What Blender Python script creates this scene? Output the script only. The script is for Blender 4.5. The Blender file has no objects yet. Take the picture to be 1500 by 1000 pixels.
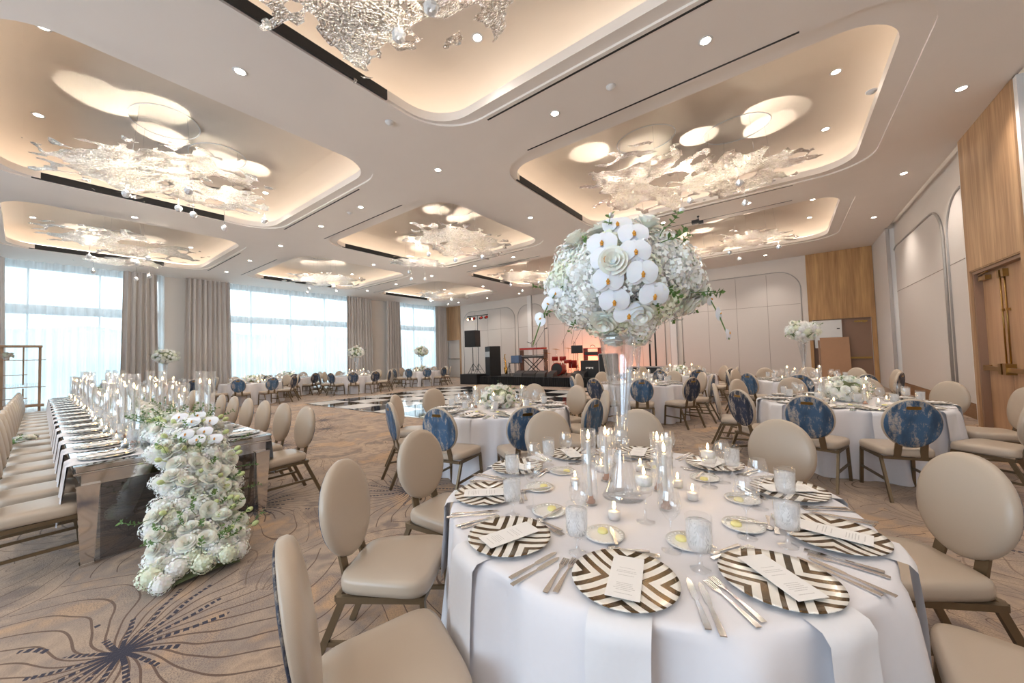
import bpy, bmesh, math, random
from math import sin, cos, pi, radians, sqrt, atan2, hypot
from mathutils import Vector, Matrix, Euler, noise
SC = bpy.context.scene
COL = SC.collection
PI = pi
H = 1.5            # eye height of the photographer
ZC = 4.95          # ceiling height
rnd = random.Random(7)

# ------------------------------------------------------------------ camera
FPX, YAW, PITCH, ROLL = 534.97, radians(36.823), radians(2.0716), radians(-1.7233)
def cam_axes():
    cy, sy, cp, sp, cr, sr = cos(YAW), sin(YAW), cos(PITCH), sin(PITCH), cos(ROLL), sin(ROLL)
    f = Vector((-sy*cp, cy*cp, sp)); r = Vector((cy, sy, 0)); u = r.cross(f)
    return cr*r+sr*u, -sr*r+cr*u, f
CR, CU, CF = cam_axes()
cam = bpy.data.cameras.new('camera'); camo = bpy.data.objects.new('camera', cam); COL.objects.link(camo)
cam.sensor_width = 36; cam.lens = FPX/1500*36; cam.clip_start = .02; cam.clip_end = 200
camo.matrix_world = Matrix(((CR.x, CU.x, -CF.x, 0), (CR.y, CU.y, -CF.y, 0), (CR.z, CU.z, -CF.z, H), (0, 0, 0, 1)))
SC.camera = camo
def cam_u(p):                       # how far to the right a point lies, for telling look-alikes apart in words
    v = Vector(p)-Vector((0, 0, H)); d = v.dot(CF)
    return v.dot(CR)/max(d, .05)

# ------------------------------------------------------------------ materials
class NT:
    def __init__(s, name):
        s.m = bpy.data.materials.new(name); s.m.use_nodes = True
        s.t = s.m.node_tree; s.t.nodes.clear()
        s.out = s.t.nodes.new('ShaderNodeOutputMaterial')
    def n(s, typ, **kw):
        nd = s.t.nodes.new(typ)
        for k, v in kw.items():
            if k in nd.inputs.keys(): s.set(nd.inputs[k], v)
            else: setattr(nd, k, v)
        return nd
    def set(s, sock, v):
        if isinstance(v, bpy.types.NodeSocket): s.t.links.new(v, sock)
        elif isinstance(v, (tuple, list)) and len(v) == 3 and sock.type == 'RGBA': sock.default_value = (*v, 1)
        else: sock.default_value = v
    def math(s, op, a, b=0., c=0.):
        nd = s.t.nodes.new('ShaderNodeMath'); nd.operation = op
        for i, v in enumerate((a, b, c)): s.set(nd.inputs[i], v)
        return nd.outputs[0]
    def vec(s, op, a, b=(0, 0, 0)):
        nd = s.t.nodes.new('ShaderNodeVectorMath'); nd.operation = op
        s.set(nd.inputs[0], a); s.set(nd.inputs[1], b); return nd.outputs
    def mix(s, f, a, b):
        nd = s.t.nodes.new('ShaderNodeMix'); nd.data_type = 'RGBA'
        s.set(nd.inputs[0], f); s.set(nd.inputs[6], a); s.set(nd.inputs[7], b); return nd.outputs[2]
    def ramp(s, f, stops):
        nd = s.t.nodes.new('ShaderNodeValToRGB'); cr = nd.color_ramp
        while len(cr.elements) < len(stops): cr.elements.new(.5)
        for e, (p, c) in zip(cr.elements, stops): e.position = p; e.color = (*c, 1) if len(c) == 3 else c
        s.set(nd.inputs[0], f); return nd.outputs[0]
    def noise(s, vec, scale, detail=2., rough=.5, out=0):
        nd = s.t.nodes.new('ShaderNodeTexNoise'); s.set(nd.inputs['Vector'], vec)
        nd.inputs['Scale'].default_value = scale; nd.inputs['Detail'].default_value = detail; nd.inputs['Roughness'].default_value = rough
        return nd.outputs[out]
    def obj(s): return s.t.nodes.new('ShaderNodeTexCoord').outputs['Object']
    def geo(s): return s.t.nodes.new('ShaderNodeNewGeometry')
    def scale(s, v, k):
        nd = s.t.nodes.new('ShaderNodeMapping'); s.set(nd.inputs[0], v); nd.inputs['Scale'].default_value = k; return nd.outputs[0]
    def bump(s, h, strength=.2, dist=.01):
        nd = s.t.nodes.new('ShaderNodeBump'); nd.inputs['Strength'].default_value = strength; nd.inputs['Distance'].default_value = dist
        s.set(nd.inputs['Height'], h); return nd.outputs[0]
    def pbr(s, col, rough=.5, metal=0., **kw):
        b = s.t.nodes.new('ShaderNodeBsdfPrincipled')
        s.set(b.inputs['Base Color'], col); s.set(b.inputs['Roughness'], rough); s.set(b.inputs['Metallic'], metal)
        for k, v in kw.items(): s.set(b.inputs[k.replace('_', ' ')], v)
        return b.outputs[0]
    def end(s, sh): s.t.links.new(sh, s.out.inputs[0]); return s.m

def simple(name, col, rough=.5, metal=0., nscale=0, var=.08, bump=0., **kw):
    t = NT(name); c = col
    if nscale:
        f = t.noise(t.obj(), nscale, 3)
        c = t.mix(f, tuple(max(0, v*(1-var)) for v in col), tuple(min(1, v*(1+var)) for v in col))
        if bump: kw['Normal'] = t.bump(f, bump, .004)
    return t.end(t.pbr(c, rough, metal, **kw))

def srgb(r, g, b):
    return tuple(((v/255+.055)/1.055)**2.4 if v > 10 else v/255/12.92 for v in (r, g, b))

def emis(name, col, st):
    t = NT(name); e = t.n('ShaderNodeEmission', Color=col, Strength=st); return t.end(e.outputs[0])

def thin_glass(name, tint=(1, 1, 1), ior=1.45, base=.03, extra=None):
    t = NT(name)
    tr = t.n('ShaderNodeBsdfTransparent', Color=tint); gl = t.n('ShaderNodeBsdfGlossy', Color=(1, 1, 1), Roughness=.02)
    bf = t.geo().outputs['Backfacing']
    fr = t.n('ShaderNodeFresnel'); t.set(fr.inputs[0], t.math('ADD', t.math('MULTIPLY', bf, 1/ior-ior), ior))
    k = t.math('MINIMUM', t.math('ADD', t.math('MULTIPLY', fr.outputs[0], .9), base), 1.)
    mx = t.n('ShaderNodeMixShader'); t.set(mx.inputs[0], k); t.set(mx.inputs[1], tr.outputs[0]); t.set(mx.inputs[2], gl.outputs[0])
    return t.end(mx.outputs[0])

M = {}
M['paint'] = simple('ceiling_paint', srgb(240, 231, 223), .75, nscale=2, var=.02)
M['cove'] = simple('cove_paint', srgb(232, 218, 202), .7, nscale=2, var=.02)
M['wall'] = simple('wall_paint', srgb(222, 213, 205), .7, nscale=3, var=.02)
M['wallpanel'] = simple('wall_panel_fabric', srgb(212, 204, 198), .8, nscale=60, var=.04, bump=.1)
M['seam'] = simple('panel_seam', srgb(150, 138, 130), .8, nscale=20)
M['groove'] = simple('grey_metal_trim', srgb(178, 172, 168), .4, .3, nscale=20)
M['whitetrim'] = simple('white_trim', srgb(225, 222, 220), .5, nscale=8, var=.02)
M['black'] = simple('matt_black', (.012, .012, .013), .55, nscale=20, var=.3)
M['blackcloth'] = simple('black_drape', (.008, .008, .009), .9, nscale=30, var=.3)
M['darkplastic'] = simple('dark_plastic', (.03, .028, .028), .4, nscale=40, var=.3)
M['steel'] = simple('polished_steel', (.78, .74, .70), .08, 1., nscale=6, var=.05)
M['silver'] = simple('silver_cutlery', (.74, .73, .72), .22, 1., nscale=30, var=.08)
M['brass'] = simple('aged_brass', srgb(165, 130, 75), .3, 1., nscale=20)
M['bronze'] = simple('bronze_chair_metal', srgb(122, 106, 84), .42, .75, nscale=30, var=.08)
M['vinyl'] = simple('beige_vinyl', srgb(184, 168, 150), .30, nscale=500, var=.04, bump=.08)
M['wax'] = simple('white_wax', (.9, .88, .84), .5, nscale=10, var=.02, Subsurface_Weight=.2, Subsurface_Radius=(.02, .012, .008))
M['amber'] = simple('amber_glass_holder', srgb(190, 120, 70), .2, .2, nscale=10)
M['linen'] = simple('white_linen', srgb(229, 227, 231), .85, nscale=40, var=.015, bump=.04)
M['napkin'] = simple('napkin_linen', srgb(230, 229, 232), .85, nscale=60, var=.02, bump=.05)
M['butter'] = simple('butter', srgb(240, 232, 160), .5, nscale=20)
M['porcelain'] = simple('white_porcelain', srgb(238, 236, 232), .15, nscale=10, var=.01)
M['petal'] = simple('cream_rose_petal', srgb(253, 250, 240), .6, nscale=30, var=.05, Subsurface_Weight=.15)
M['orchid'] = simple('white_orchid_petal', srgb(244, 244, 250), .5, nscale=30, var=.02, Subsurface_Weight=.15)
M['lip'] = simple('orange_orchid_lip', srgb(215, 150, 50), .5, nscale=60, var=.3)
M['leaf'] = simple('green_leaf', srgb(92, 125, 62), .5, nscale=30, var=.3)
M['bud'] = simple('pale_green_bud', srgb(200, 212, 150), .5, nscale=30, var=.15)
M['core'] = simple('dark_foliage_core', srgb(120, 130, 95), .8, nscale=25, var=.4)
M['rubber'] = simple('black_rubber', (.02, .02, .02), .7, nscale=10)
M['whitepaint'] = simple('white_painted_panel', srgb(232, 232, 230), .5, nscale=4, var=.01)
M['browndoor'] = simple('brown_door_laminate', srgb(150, 118, 96), .5, nscale=4, var=.05)
M['tanboard'] = simple('tan_board', srgb(176, 136, 104), .6, nscale=6, var=.05)
M['bluepanel'] = simple('slate_blue_panel', srgb(86, 112, 146), .6, nscale=5, var=.15)
M['redlac'] = simple('red_lacquer', (.35, .02, .015), .2, nscale=5)
M['drumskin'] = simple('drum_skin', (.6, .55, .5), .5, nscale=5)
M['cone'] = simple('speaker_grille', (.02, .02, .022), .8, nscale=200, var=.6)
M['gold'] = simple('lacquered_gold', srgb(200, 150, 70), .2, 1., nscale=20)
M['flame'] = emis('candle_flame', (1, .62, .25), 28)
M['led'] = emis('cove_led_strip', (1, .90, .78), 5)
M['lens'] = emis('downlight_lens', (1, .88, .72), 22)
M['orangelamp'] = emis('orange_stage_lens', (1, .42, .18), 25)
M['smoke'] = thin_glass('smoked_acrylic', (.62, .60, .61), 1.5, base=.03)
M['tintpane'] = thin_glass('daylight_dimming_pane', (.69, .70, .68), base=.02)  # tint added to the left panes to dim the daylight seen through them
M['glass'] = thin_glass('clear_glass', (.985, .99, .995), 1.7, base=.10)
M['vaseglass'] = thin_glass('thick_clear_glass', (.95, .965, .98), 1.9, base=.10)
M['pane'] = thin_glass('window_pane', (.93, .96, .98), base=.02)

def mk_hydrangea():
    t = NT('hydrangea_petals'); f = t.noise(t.obj(), 22, 2); oi = t.n('ShaderNodeObjectInfo')
    c = t.ramp(f, [(.3, srgb(248, 249, 240)), (.5, srgb(254, 253, 249)), (.75, srgb(252, 253, 255))])
    g = t.math('GREATER_THAN', oi.outputs['Random'], .86)
    c2 = t.mix(t.math('MULTIPLY', g, .45), c, srgb(222, 232, 180))
    return t.end(t.pbr(c2, .6, Subsurface_Weight=.12))
M['hydrangea'] = mk_hydrangea()

def mk_ice():
    t = NT('iced_water'); tr = t.n('ShaderNodeBsdfTransparent', Color=(.97, .98, 1)); f = t.noise(t.obj(), 90, 2)
    d = t.pbr((.97, .97, .97), .15, Normal=t.bump(f, .35, .01))
    mx = t.n('ShaderNodeMixShader'); t.set(mx.inputs[0], t.ramp(f, [(.3, (.46,)*3), (.7, (.56,)*3)])); t.set(mx.inputs[1], tr.outputs[0]); t.set(mx.inputs[2], d)
    return t.end(mx.outputs[0])
M['ice'] = mk_ice()

def mk_wood(name, c1, c2, axis_scale=(3, 3, .25)):
    t = NT(name); v = t.scale(t.obj(), axis_scale)
    a = t.noise(v, 2.2, 3, .6); b = t.noise(t.scale(t.obj(), (40, 40, .8)), 1.2, 2)
    f = t.math('ADD', t.math('MULTIPLY', a, .75), t.math('MULTIPLY', b, .3))
    return t.end(t.pbr(t.ramp(f, [(.3, c1), (.72, c2)]), .5))
M['wood'] = mk_wood('vertical_grain_oak', srgb(140, 103, 72), srgb(205, 168, 128))
M['woodback'] = mk_wood('honey_oak', srgb(150, 108, 66), srgb(205, 162, 108))
M['woodbase'] = mk_wood('brown_baseboard', srgb(120, 86, 56), srgb(150, 112, 78), (.3, .3, 3))
M['wooddoor'] = mk_wood('door_oak', srgb(170, 130, 98), srgb(196, 156, 120))
M['hutchwood'] = mk_wood('light_brown_hutch_wood', srgb(150, 120, 92), srgb(180, 148, 118))

def mk_drape():
    t = NT('grey_beige_drape'); f = t.noise(t.scale(t.obj(), (30, 30, 2)), 1, 2)
    return t.end(t.pbr(t.mix(f, srgb(186, 180, 177), srgb(216, 210, 206)), .85, Sheen_Weight=.2))
M['drape'] = mk_drape()
def mk_sheer():
    t = NT('white_sheer_voile')
    tr = t.n('ShaderNodeBsdfTransparent', Color=(.92, .95, .97)); tl = t.n('ShaderNodeBsdfTranslucent', Color=(.92, .94, .95)); d = t.n('ShaderNodeBsdfDiffuse', Color=(.9, .9, .9))
    a = t.n('ShaderNodeMixShader', Fac=.2); t.set(a.inputs[1], tl.outputs[0]); t.set(a.inputs[2], d.outputs[0])
    w = t.noise(t.scale(t.obj(), (0, 5.5, .05)), 1., 3, .6)
    b = t.n('ShaderNodeMixShader'); t.set(b.inputs[0], t.math('ADD', .30, t.math('MULTIPLY', w, .70))); t.set(b.inputs[1], tr.outputs[0]); t.set(b.inputs[2], a.outputs[0])
    return t.end(b.outputs[0])
M['sheer'] = mk_sheer()

def mk_bluefab():
    t = NT('blue_brushed_chair_fabric'); v = t.scale(t.obj(), (9, 9, 3.2))
    a = t.noise(v, 2.2, 5, .7); w = t.noise(t.obj(), 90, 2)
    f = t.math('ADD', t.math('MULTIPLY', a, .85), t.math('MULTIPLY', w, .15))
    oi = t.n('ShaderNodeObjectInfo')
    base = t.mix(oi.outputs['Random'], srgb(76, 112, 146), srgb(40, 48, 70))
    c = t.ramp(f, [(.50, (0, 0, 0)), (.60, (1, 1, 1))])
    c2 = t.mix(t.math('MULTIPLY', c, .8), base, srgb(196, 180, 162))
    d = t.ramp(t.noise(v, 1.3, 3), [(.35, (.35,)*3), (.6, (1,)*3)])
    mul = t.n('ShaderNodeMix', data_type='RGBA', blend_type='MULTIPLY'); mul.inputs[0].default_value = .8
    t.set(mul.inputs[6], c2); t.set(mul.inputs[7], d)
    return t.end(t.pbr(mul.outputs[2], .6))
M['bluefab'] = mk_bluefab()

def mk_charger():
    t = NT('striped_charger_glaze'); o = t.obj(); s = t.n('ShaderNodeSeparateXYZ'); t.set(s.inputs[0], o)
    u = t.math('ABSOLUTE', s.outputs[0]); v = t.math('ABSOLUTE', s.outputs[1])
    k = t.math('ABSOLUTE', t.math('SUBTRACT', u, v))
    fr = t.math('FRACT', t.math('ADD', t.math('MULTIPLY', k, 1/.062), .30))
    st = t.math('LESS_THAN', fr, .46)
    r = t.math('SQRT', t.math('ADD', t.math('MULTIPLY', s.outputs[0], s.outputs[0]), t.math('MULTIPLY', s.outputs[1], s.outputs[1])))
    rim = t.math('GREATER_THAN', r, .1656)
    top = t.math('GREATER_THAN', s.outputs[2], .004)
    f = t.math('MULTIPLY', t.math('MAXIMUM', st, rim), top)
    nz = t.noise(o, 25, 3)
    dark = t.mix(nz, srgb(66, 52, 36), srgb(122, 100, 70))
    a = t.pbr(srgb(240, 236, 228), .12); b = t.pbr(dark, .22, .85)
    mx = t.n('ShaderNodeMixShader'); t.set(mx.inputs[0], f); t.set(mx.inputs[1], a); t.set(mx.inputs[2], b)
    return t.end(mx.outputs[0])
M['charger'] = mk_charger()

def mk_card():
    t = NT('printed_menu_card'); s = t.n('ShaderNodeSeparateXYZ'); t.set(s.inputs[0], t.obj())
    x, y = s.outputs[0], s.outputs[1]
    row = t.math('FRACT', t.math('MULTIPLY', y, 1/.0085))
    ln = t.math('LESS_THAN', row, .35)
    rowid = t.math('FLOOR', t.math('MULTIPLY', y, 1/.0085))
    wn = t.n('ShaderNodeTexWhiteNoise', noise_dimensions='1D'); t.set(wn.inputs['W'], rowid)
    wid = t.math('MULTIPLY', t.math('ADD', t.math('MULTIPLY', wn.outputs[0], .6), .35), .036)
    inx = t.math('LESS_THAN', t.math('ABSOLUTE', x), wid)
    iny = t.math('MULTIPLY', t.math('LESS_THAN', y, .045), t.math('GREATER_THAN', y, -.1))
    wd = t.math('GREATER_THAN', t.noise(t.scale(t.obj(), (500, 1, 1)), 1., 1), .42)
    gap = t.math('GREATER_THAN', wn.outputs[0], .3)
    f = t.math('MULTIPLY', t.math('MULTIPLY', t.math('MULTIPLY', ln, inx), t.math('MULTIPLY', iny, wd)), gap)
    return t.end(t.pbr(t.mix(t.math('MULTIPLY', f, .45), srgb(240, 238, 236), srgb(140, 135, 132)), .6))
M['card'] = mk_card()

def mk_sculpture():
    t = NT('woven_wire_glass_sheet'); o = t.obj()
    w = t.vec('SCALE', t.noise(o, 9, 2, out=1)); w[0].node.inputs['Scale'].default_value = .22
    v = t.n('ShaderNodeTexVoronoi', feature='DISTANCE_TO_EDGE', Scale=17.); t.set(v.inputs['Vector'], t.vec('ADD', o, w[0])[0])
    n = t.noise(o, 70, 2)
    h = t.math('ADD', v.outputs[0], t.math('MULTIPLY', n, .4))
    c = t.mix(t.math('MULTIPLY', t.noise(o, 30, 3), 1.2), srgb(150, 122, 92), srgb(244, 236, 226))
    m = t.pbr(c, .20, 1., Normal=t.bump(h, 1., .09))
    hole = t.math('GREATER_THAN', v.outputs[0], .34)
    mx = t.n('ShaderNodeMixShader'); t.set(mx.inputs[0], hole); t.set(mx.inputs[1], m); t.set(mx.inputs[2], t.n('ShaderNodeBsdfTransparent').outputs[0])
    return t.end(mx.outputs[0])
M['sculpt'] = mk_sculpture()
M['crystal'] = simple('faceted_crystal_ball', (.82, .86, .92), .12, .55, nscale=30, var=.2, bump=.6)

def mk_carpet():
    t = NT('patterned_carpet'); g = t.geo(); P = t.vec('MULTIPLY', g.outputs['Position'], (1, 1, 0))[0]
    warp = t.vec('SCALE', t.vec('SUBTRACT', t.noise(P, 1.1, 2, out=1), (.5, .5, .5))[0])
    t.set(warp[0].node.inputs['Scale'], .35)
    Q = t.vec('ADD', P, warp[0])[0]
    def cell(scale, off):
        q = t.vec('ADD', Q, off)[0]
        vo = t.n('ShaderNodeTexVoronoi', voronoi_dimensions='2D', Scale=scale, Randomness=.85); t.set(vo.inputs['Vector'], q)
        d = t.vec('SUBTRACT', q, vo.outputs['Position'])[0]; s = t.n('ShaderNodeSeparateXYZ'); t.set(s.inputs[0], d)
        r = t.math('SQRT', t.math('ADD', t.math('MULTIPLY', s.outputs[0], s.outputs[0]), t.math('MULTIPLY', s.outputs[1], s.outputs[1])))
        a = t.math('ARCTAN2', s.outputs[1], s.outputs[0]); return r, a, vo.outputs['Color']
    r, a, colr = cell(.55, (3.1, 1.7, 0))
    def rays(r, a, N, swirl, w):
        k = t.math('ADD', t.math('MULTIPLY', a, N/(2*PI)), t.math('MULTIPLY', t.math('SINE', t.math('MULTIPLY', r, 2.4)), swirl))
        fr = t.math('ABSOLUTE', t.math('SUBTRACT', t.math('FRACT', k), .5))
        return t.math('LESS_THAN', t.math('MULTIPLY', fr, t.math('MULTIPLY', r, 2*PI/N)), w)
    l1 = rays(r, a, 34, 3.2, .0055)
    pet = t.math('DIVIDE', r, t.math('ADD', 1.15, t.math('MULTIPLY', t.math('COSINE', t.math('ADD', t.math('MULTIPLY', a, 7), r)), .70)))
    fr = t.math('ABSOLUTE', t.math('SUBTRACT', t.math('FRACT', t.math('MULTIPLY', pet, 3.0)), .5))
    l2 = t.math('LESS_THAN', fr, .026)
    r3, a3, col3 = cell(.8, (11.3, 5.7, 0)); l3 = rays(r3, a3, 18, 2.2, .005)
    region = t.math('GREATER_THAN', t.noise(Q, .7, 1), .47)
    inv = t.math('SUBTRACT', 1, region)
    lines = t.math('ADD', t.math('MULTIPLY', l1, region), t.math('MULTIPLY', t.math('MAXIMUM', l2, t.math('MULTIPLY', l3, .6)), inv))
    lines = t.math('MINIMUM', t.math('ADD', lines, t.math('MULTIPLY', l1, t.math('LESS_THAN', r, .45))), 1)
    star = rays(r, a, 15, .4, .013)
    dash = t.math('GREATER_THAN', t.math('FRACT', t.math('MULTIPLY', r, 28)), .35)
    reach = t.math('ADD', -.25, t.math('MULTIPLY', t.noise(P, 2.2, 1), 1.3))
    st = t.math('MULTIPLY', t.math('MULTIPLY', star, t.math('LESS_THAN', r, reach)), t.math('MAXIMUM', dash, t.math('LESS_THAN', r, .13)))
    st = t.math('MAXIMUM', st, t.math('MULTIPLY', t.math('LESS_THAN', r, .035), 1.))
    big = t.ramp(t.noise(Q, 1.3, 4, .65), [(.38, srgb(116, 102, 96)), (.45, srgb(182, 157, 133)), (.54, srgb(142, 126, 116)), (.62, srgb(190, 154, 118))])
    patch = t.mix(t.math('MULTIPLY', t.n('ShaderNodeSeparateColor', Color=col3).outputs[0], .40), big, srgb(150, 136, 124))
    fl = t.noise(P, 120, 2)
    sp = t.math('MULTIPLY', t.math('GREATER_THAN', fl, .53), t.ramp(t.noise(Q, 1.7, 2), [(.42, (.12,)*3), (.62, (.55,)*3)]))
    fibre = t.mix(sp, patch, srgb(104, 88, 84))
    c = t.mix(t.math('MULTIPLY', lines, .88), fibre, srgb(84, 60, 48))
    c = t.mix(st, c, srgb(24, 26, 52))
    return t.end(t.pbr(c, .9, Normal=t.bump(fl, .4, .006), Sheen_Weight=.32, Sheen_Roughness=.4, Sheen_Tint=srgb(245, 225, 205)))
M['carpet'] = mk_carpet()

def mk_dance():
    t = NT('gloss_checker_floor'); g = t.geo(); v = t.vec('ADD', g.outputs['Position'], (13.4+21, -5.9+20, .5))[0]
    ck = t.n('ShaderNodeTexChecker', Scale=1., Color1=(.85, .84, .82, 1), Color2=(.012, .012, .013, 1)); t.set(ck.inputs['Vector'], t.vec('MULTIPLY', v, (1, 1, 0))[0])
    return t.end(t.pbr(ck.outputs[0], .06))
M['dance'] = mk_dance()

# ------------------------------------------------------------------ mesh builder
class MB:
    def __init__(s): s.v = []; s.f = []; s.sm = []
    def add(s, vs, fs, smooth=False, mat=None):
        o = len(s.v)
        s.v += [tuple(mat @ Vector(p)) if mat is not None else tuple(p) for p in vs]
        s.f += [tuple(i+o for i in f) for f in fs]; s.sm += [smooth]*len(fs)
    def box(s, x0, x1, y0, y1, z0, z1, mat=None):
        vs = [(x, y, z) for z in (z0, z1) for y in (y0, y1) for x in (x0, x1)]
        s.add(vs, [(0, 2, 3, 1), (4, 5, 7, 6), (0, 1, 5, 4), (2, 6, 7, 3), (0, 4, 6, 2), (1, 3, 7, 5)], False, mat)
    def lathe(s, prof, n=20, closed=False, mat=None, smooth=True, cx=0, cy=0):
        vs = []; fs = []
        for r, z in prof:
            for i in range(n):
                a = 2*PI*i/n; vs.append((cx+r*cos(a), cy+r*sin(a), z))
        for j in range(len(prof)-1):
            for i in range(n):
                k = (i+1) % n; fs.append((j*n+i, j*n+k, (j+1)*n+k, (j+1)*n+i))
        if closed:
            fs.append(tuple(range(n-1, -1, -1))); fs.append(tuple((len(prof)-1)*n+i for i in range(n)))
        s.add(vs, fs, smooth, mat)
    def tube(s, pts, r, n=6, cap=True, mat=None, smooth=True):
        pts = [Vector(p) for p in pts]; rs = r if isinstance(r, (list, tuple)) else [r]*len(pts)
        vs = []; fs = []; prev = None
        for i, p in enumerate(pts):
            d = (pts[min(i+1, len(pts)-1)]-pts[max(i-1, 0)]).normalized()
            if prev is None:
                a = Vector((0, 0, 1)) if abs(d.z) < .9 else Vector((1, 0, 0)); x = d.cross(a).normalized()
            else: x = (prev-d*prev.dot(d)).normalized()
            prev = x; y = d.cross(x)
            for k in range(n):
                t = 2*PI*(k+.5)/n; vs.append(p+(x*cos(t)+y*sin(t))*rs[i])
        for j in range(len(pts)-1):
            for k in range(n):
                m = (k+1) % n; fs.append((j*n+k, j*n+m, (j+1)*n+m, (j+1)*n+k))
        if cap: fs.append(tuple(range(n-1, -1, -1))); fs.append(tuple((len(pts)-1)*n+k for k in range(n)))
        s.add(vs, fs, smooth, mat)
    def bar(s, a, b, w, h, mat=None, up=(0, 0, 1)):
        a = Vector(a); b = Vector(b); d = (b-a).normalized(); u = Vector(up)
        if abs(d.dot(u)) > .95: u = Vector((1, 0, 0))
        x = d.cross(u).normalized(); y = x.cross(d)
        vs = [p+x*i*w/2+y*j*h/2 for p in (a, b) for i, j in ((-1, -1), (1, -1), (1, 1), (-1, 1))]
        s.add(vs, [(0, 3, 2, 1), (4, 5, 6, 7), (0, 1, 5, 4), (1, 2, 6, 5), (2, 3, 7, 6), (3, 0, 4, 7)], False, mat)
    def prism(s, poly, z0, z1, mat=None, smooth=False):
        n = len(poly); vs = [(x, y, z0) for x, y in poly]+[(x, y, z1) for x, y in poly]
        fs = [tuple(range(n-1, -1, -1)), tuple(range(n, 2*n))]+[(i, (i+1) % n, n+(i+1) % n, n+i) for i in range(n)]
        s.add(vs, fs, smooth, mat)
    def grid(s, fn, nu, nv, smooth=True, mat=None, wrapu=False):
        vs = [fn(i/(nu if wrapu else nu), j/nv) for j in range(nv+1) for i in range(nu if wrapu else nu+1)]
        w = nu if wrapu else nu+1; fs = []
        for j in range(nv):
            for i in range(nu):
                k = (i+1) % w; fs.append((j*w+i, j*w+k, (j+1)*w+k, (j+1)*w+i))
        s.add(vs, fs, smooth, mat)
    def sphere(s, c, r, n=12, m=8, sc=(1, 1, 1), mat=None):
        vs = [(c[0], c[1], c[2]-r*sc[2])]; fs = []
        for j in range(1, m):
            t = -PI/2+PI*j/m
            for i in range(n):
                a = 2*PI*i/n; vs.append((c[0]+r*sc[0]*cos(t)*cos(a), c[1]+r*sc[1]*cos(t)*sin(a), c[2]+r*sc[2]*sin(t)))
        vs.append((c[0], c[1], c[2]+r*sc[2]))
        for i in range(n): fs.append((0, 1+(i+1) % n, 1+i))
        for j in range(m-2):
            for i in range(n):
                k = (i+1) % n; fs.append((1+j*n+i, 1+j*n+k, 1+(j+1)*n+k, 1+(j+1)*n+i))
        b = 1+(m-2)*n
        for i in range(n): fs.append((b+i, b+(i+1) % n, len(vs)-1))
        s.add(vs, fs, True, mat)
    def mesh(s, name, mat):
        me = bpy.data.meshes.new(name); me.from_pydata(s.v, [], s.f)
        me.polygons.foreach_set('use_smooth', s.sm); me.materials.append(mat); me.validate(); me.update(); return me

def link(name, data=None, parent=None, loc=None, rot=None, scl=None):
    o = bpy.data.objects.new(name, data); COL.objects.link(o)
    if parent: o.parent = parent
    if loc is not None: o.location = loc
    if rot is not None: o.rotation_euler = rot
    if scl is not None: o.scale = scl if isinstance(scl, (tuple, list)) else (scl,)*3
    return o
def tag(o, label=None, cat=None, group=None, kind=None):
    if label: o['label'] = label
    if cat: o['category'] = cat
    if group: o['group'] = group
    if kind: o['kind'] = kind
    return o
def struct(name, mb, mat, parent=None):
    o = link(name, mb.mesh(name, mat) if isinstance(mb, MB) else mb, parent)
    if not parent: o['kind'] = 'structure'
    return o
def bevel(o, w=.004, seg=2, ang=40):
    m = o.modifiers.new('bevel', 'BEVEL'); m.width = w; m.segments = seg; m.limit_method = 'ANGLE'; m.angle_limit = radians(ang)
# a spec is (name, mesh, children, local location, local rotation, local scale, label)
def S(name, me, kids=(), loc=(0, 0, 0), rot=(0, 0, 0), scl=(1, 1, 1), label=None): return (name, me, list(kids), loc, rot, scl, label)
def place(spec, loc, rz=0., parent=None, rot=None, scl=None):
    name, me, kids, l, r, sc, lab = spec
    if parent is None: o = link(name, me, None, loc, rot if rot else (0, 0, rz), scl)
    else:
        o = link(name, me, parent, l, r, sc)
        if lab: o['label'] = lab
    for k in kids: place(k, None, parent=o)
    return o

# ordered labels for look-alikes
ORD = ['first', 'second', 'third', 'fourth', 'fifth', 'sixth', 'seventh', 'eighth', 'ninth', 'tenth', 'eleventh', 'twelfth', 'thirteenth', 'fourteenth', 'fifteenth', 'sixteenth', 'seventeenth', 'eighteenth', 'nineteenth', 'twentieth', '21st', '22nd', '23rd', '24th', '25th', '26th', '27th', '28th', '29th', '30th', '31st', '32nd', '33rd', '34th', '35th', '36th']+[f'{i}th' for i in range(37, 200)]
REG = {}
def reg(o, cat, base, where, group, key=None, start='left'):
    o['category'] = cat; o['group'] = group
    REG.setdefault((base, where, start), []).append((cam_u(o.location) if key is None else key, o))
def finish_labels():
    for (base, where, start), L in REG.items():
        L.sort(key=lambda q: q[0])
        for i, (_, o) in enumerate(L):
            if len(L) == 1: o['label'] = base+' '+where; continue
            if start == 'left': w = 'leftmost' if i == 0 else 'rightmost' if i == len(L)-1 else ORD[i]+' from left'
            else: w = ('nearest' if i == 0 else ORD[i]+' from near end')
            o['label'] = f'{base}, {w}, {where}'

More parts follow.
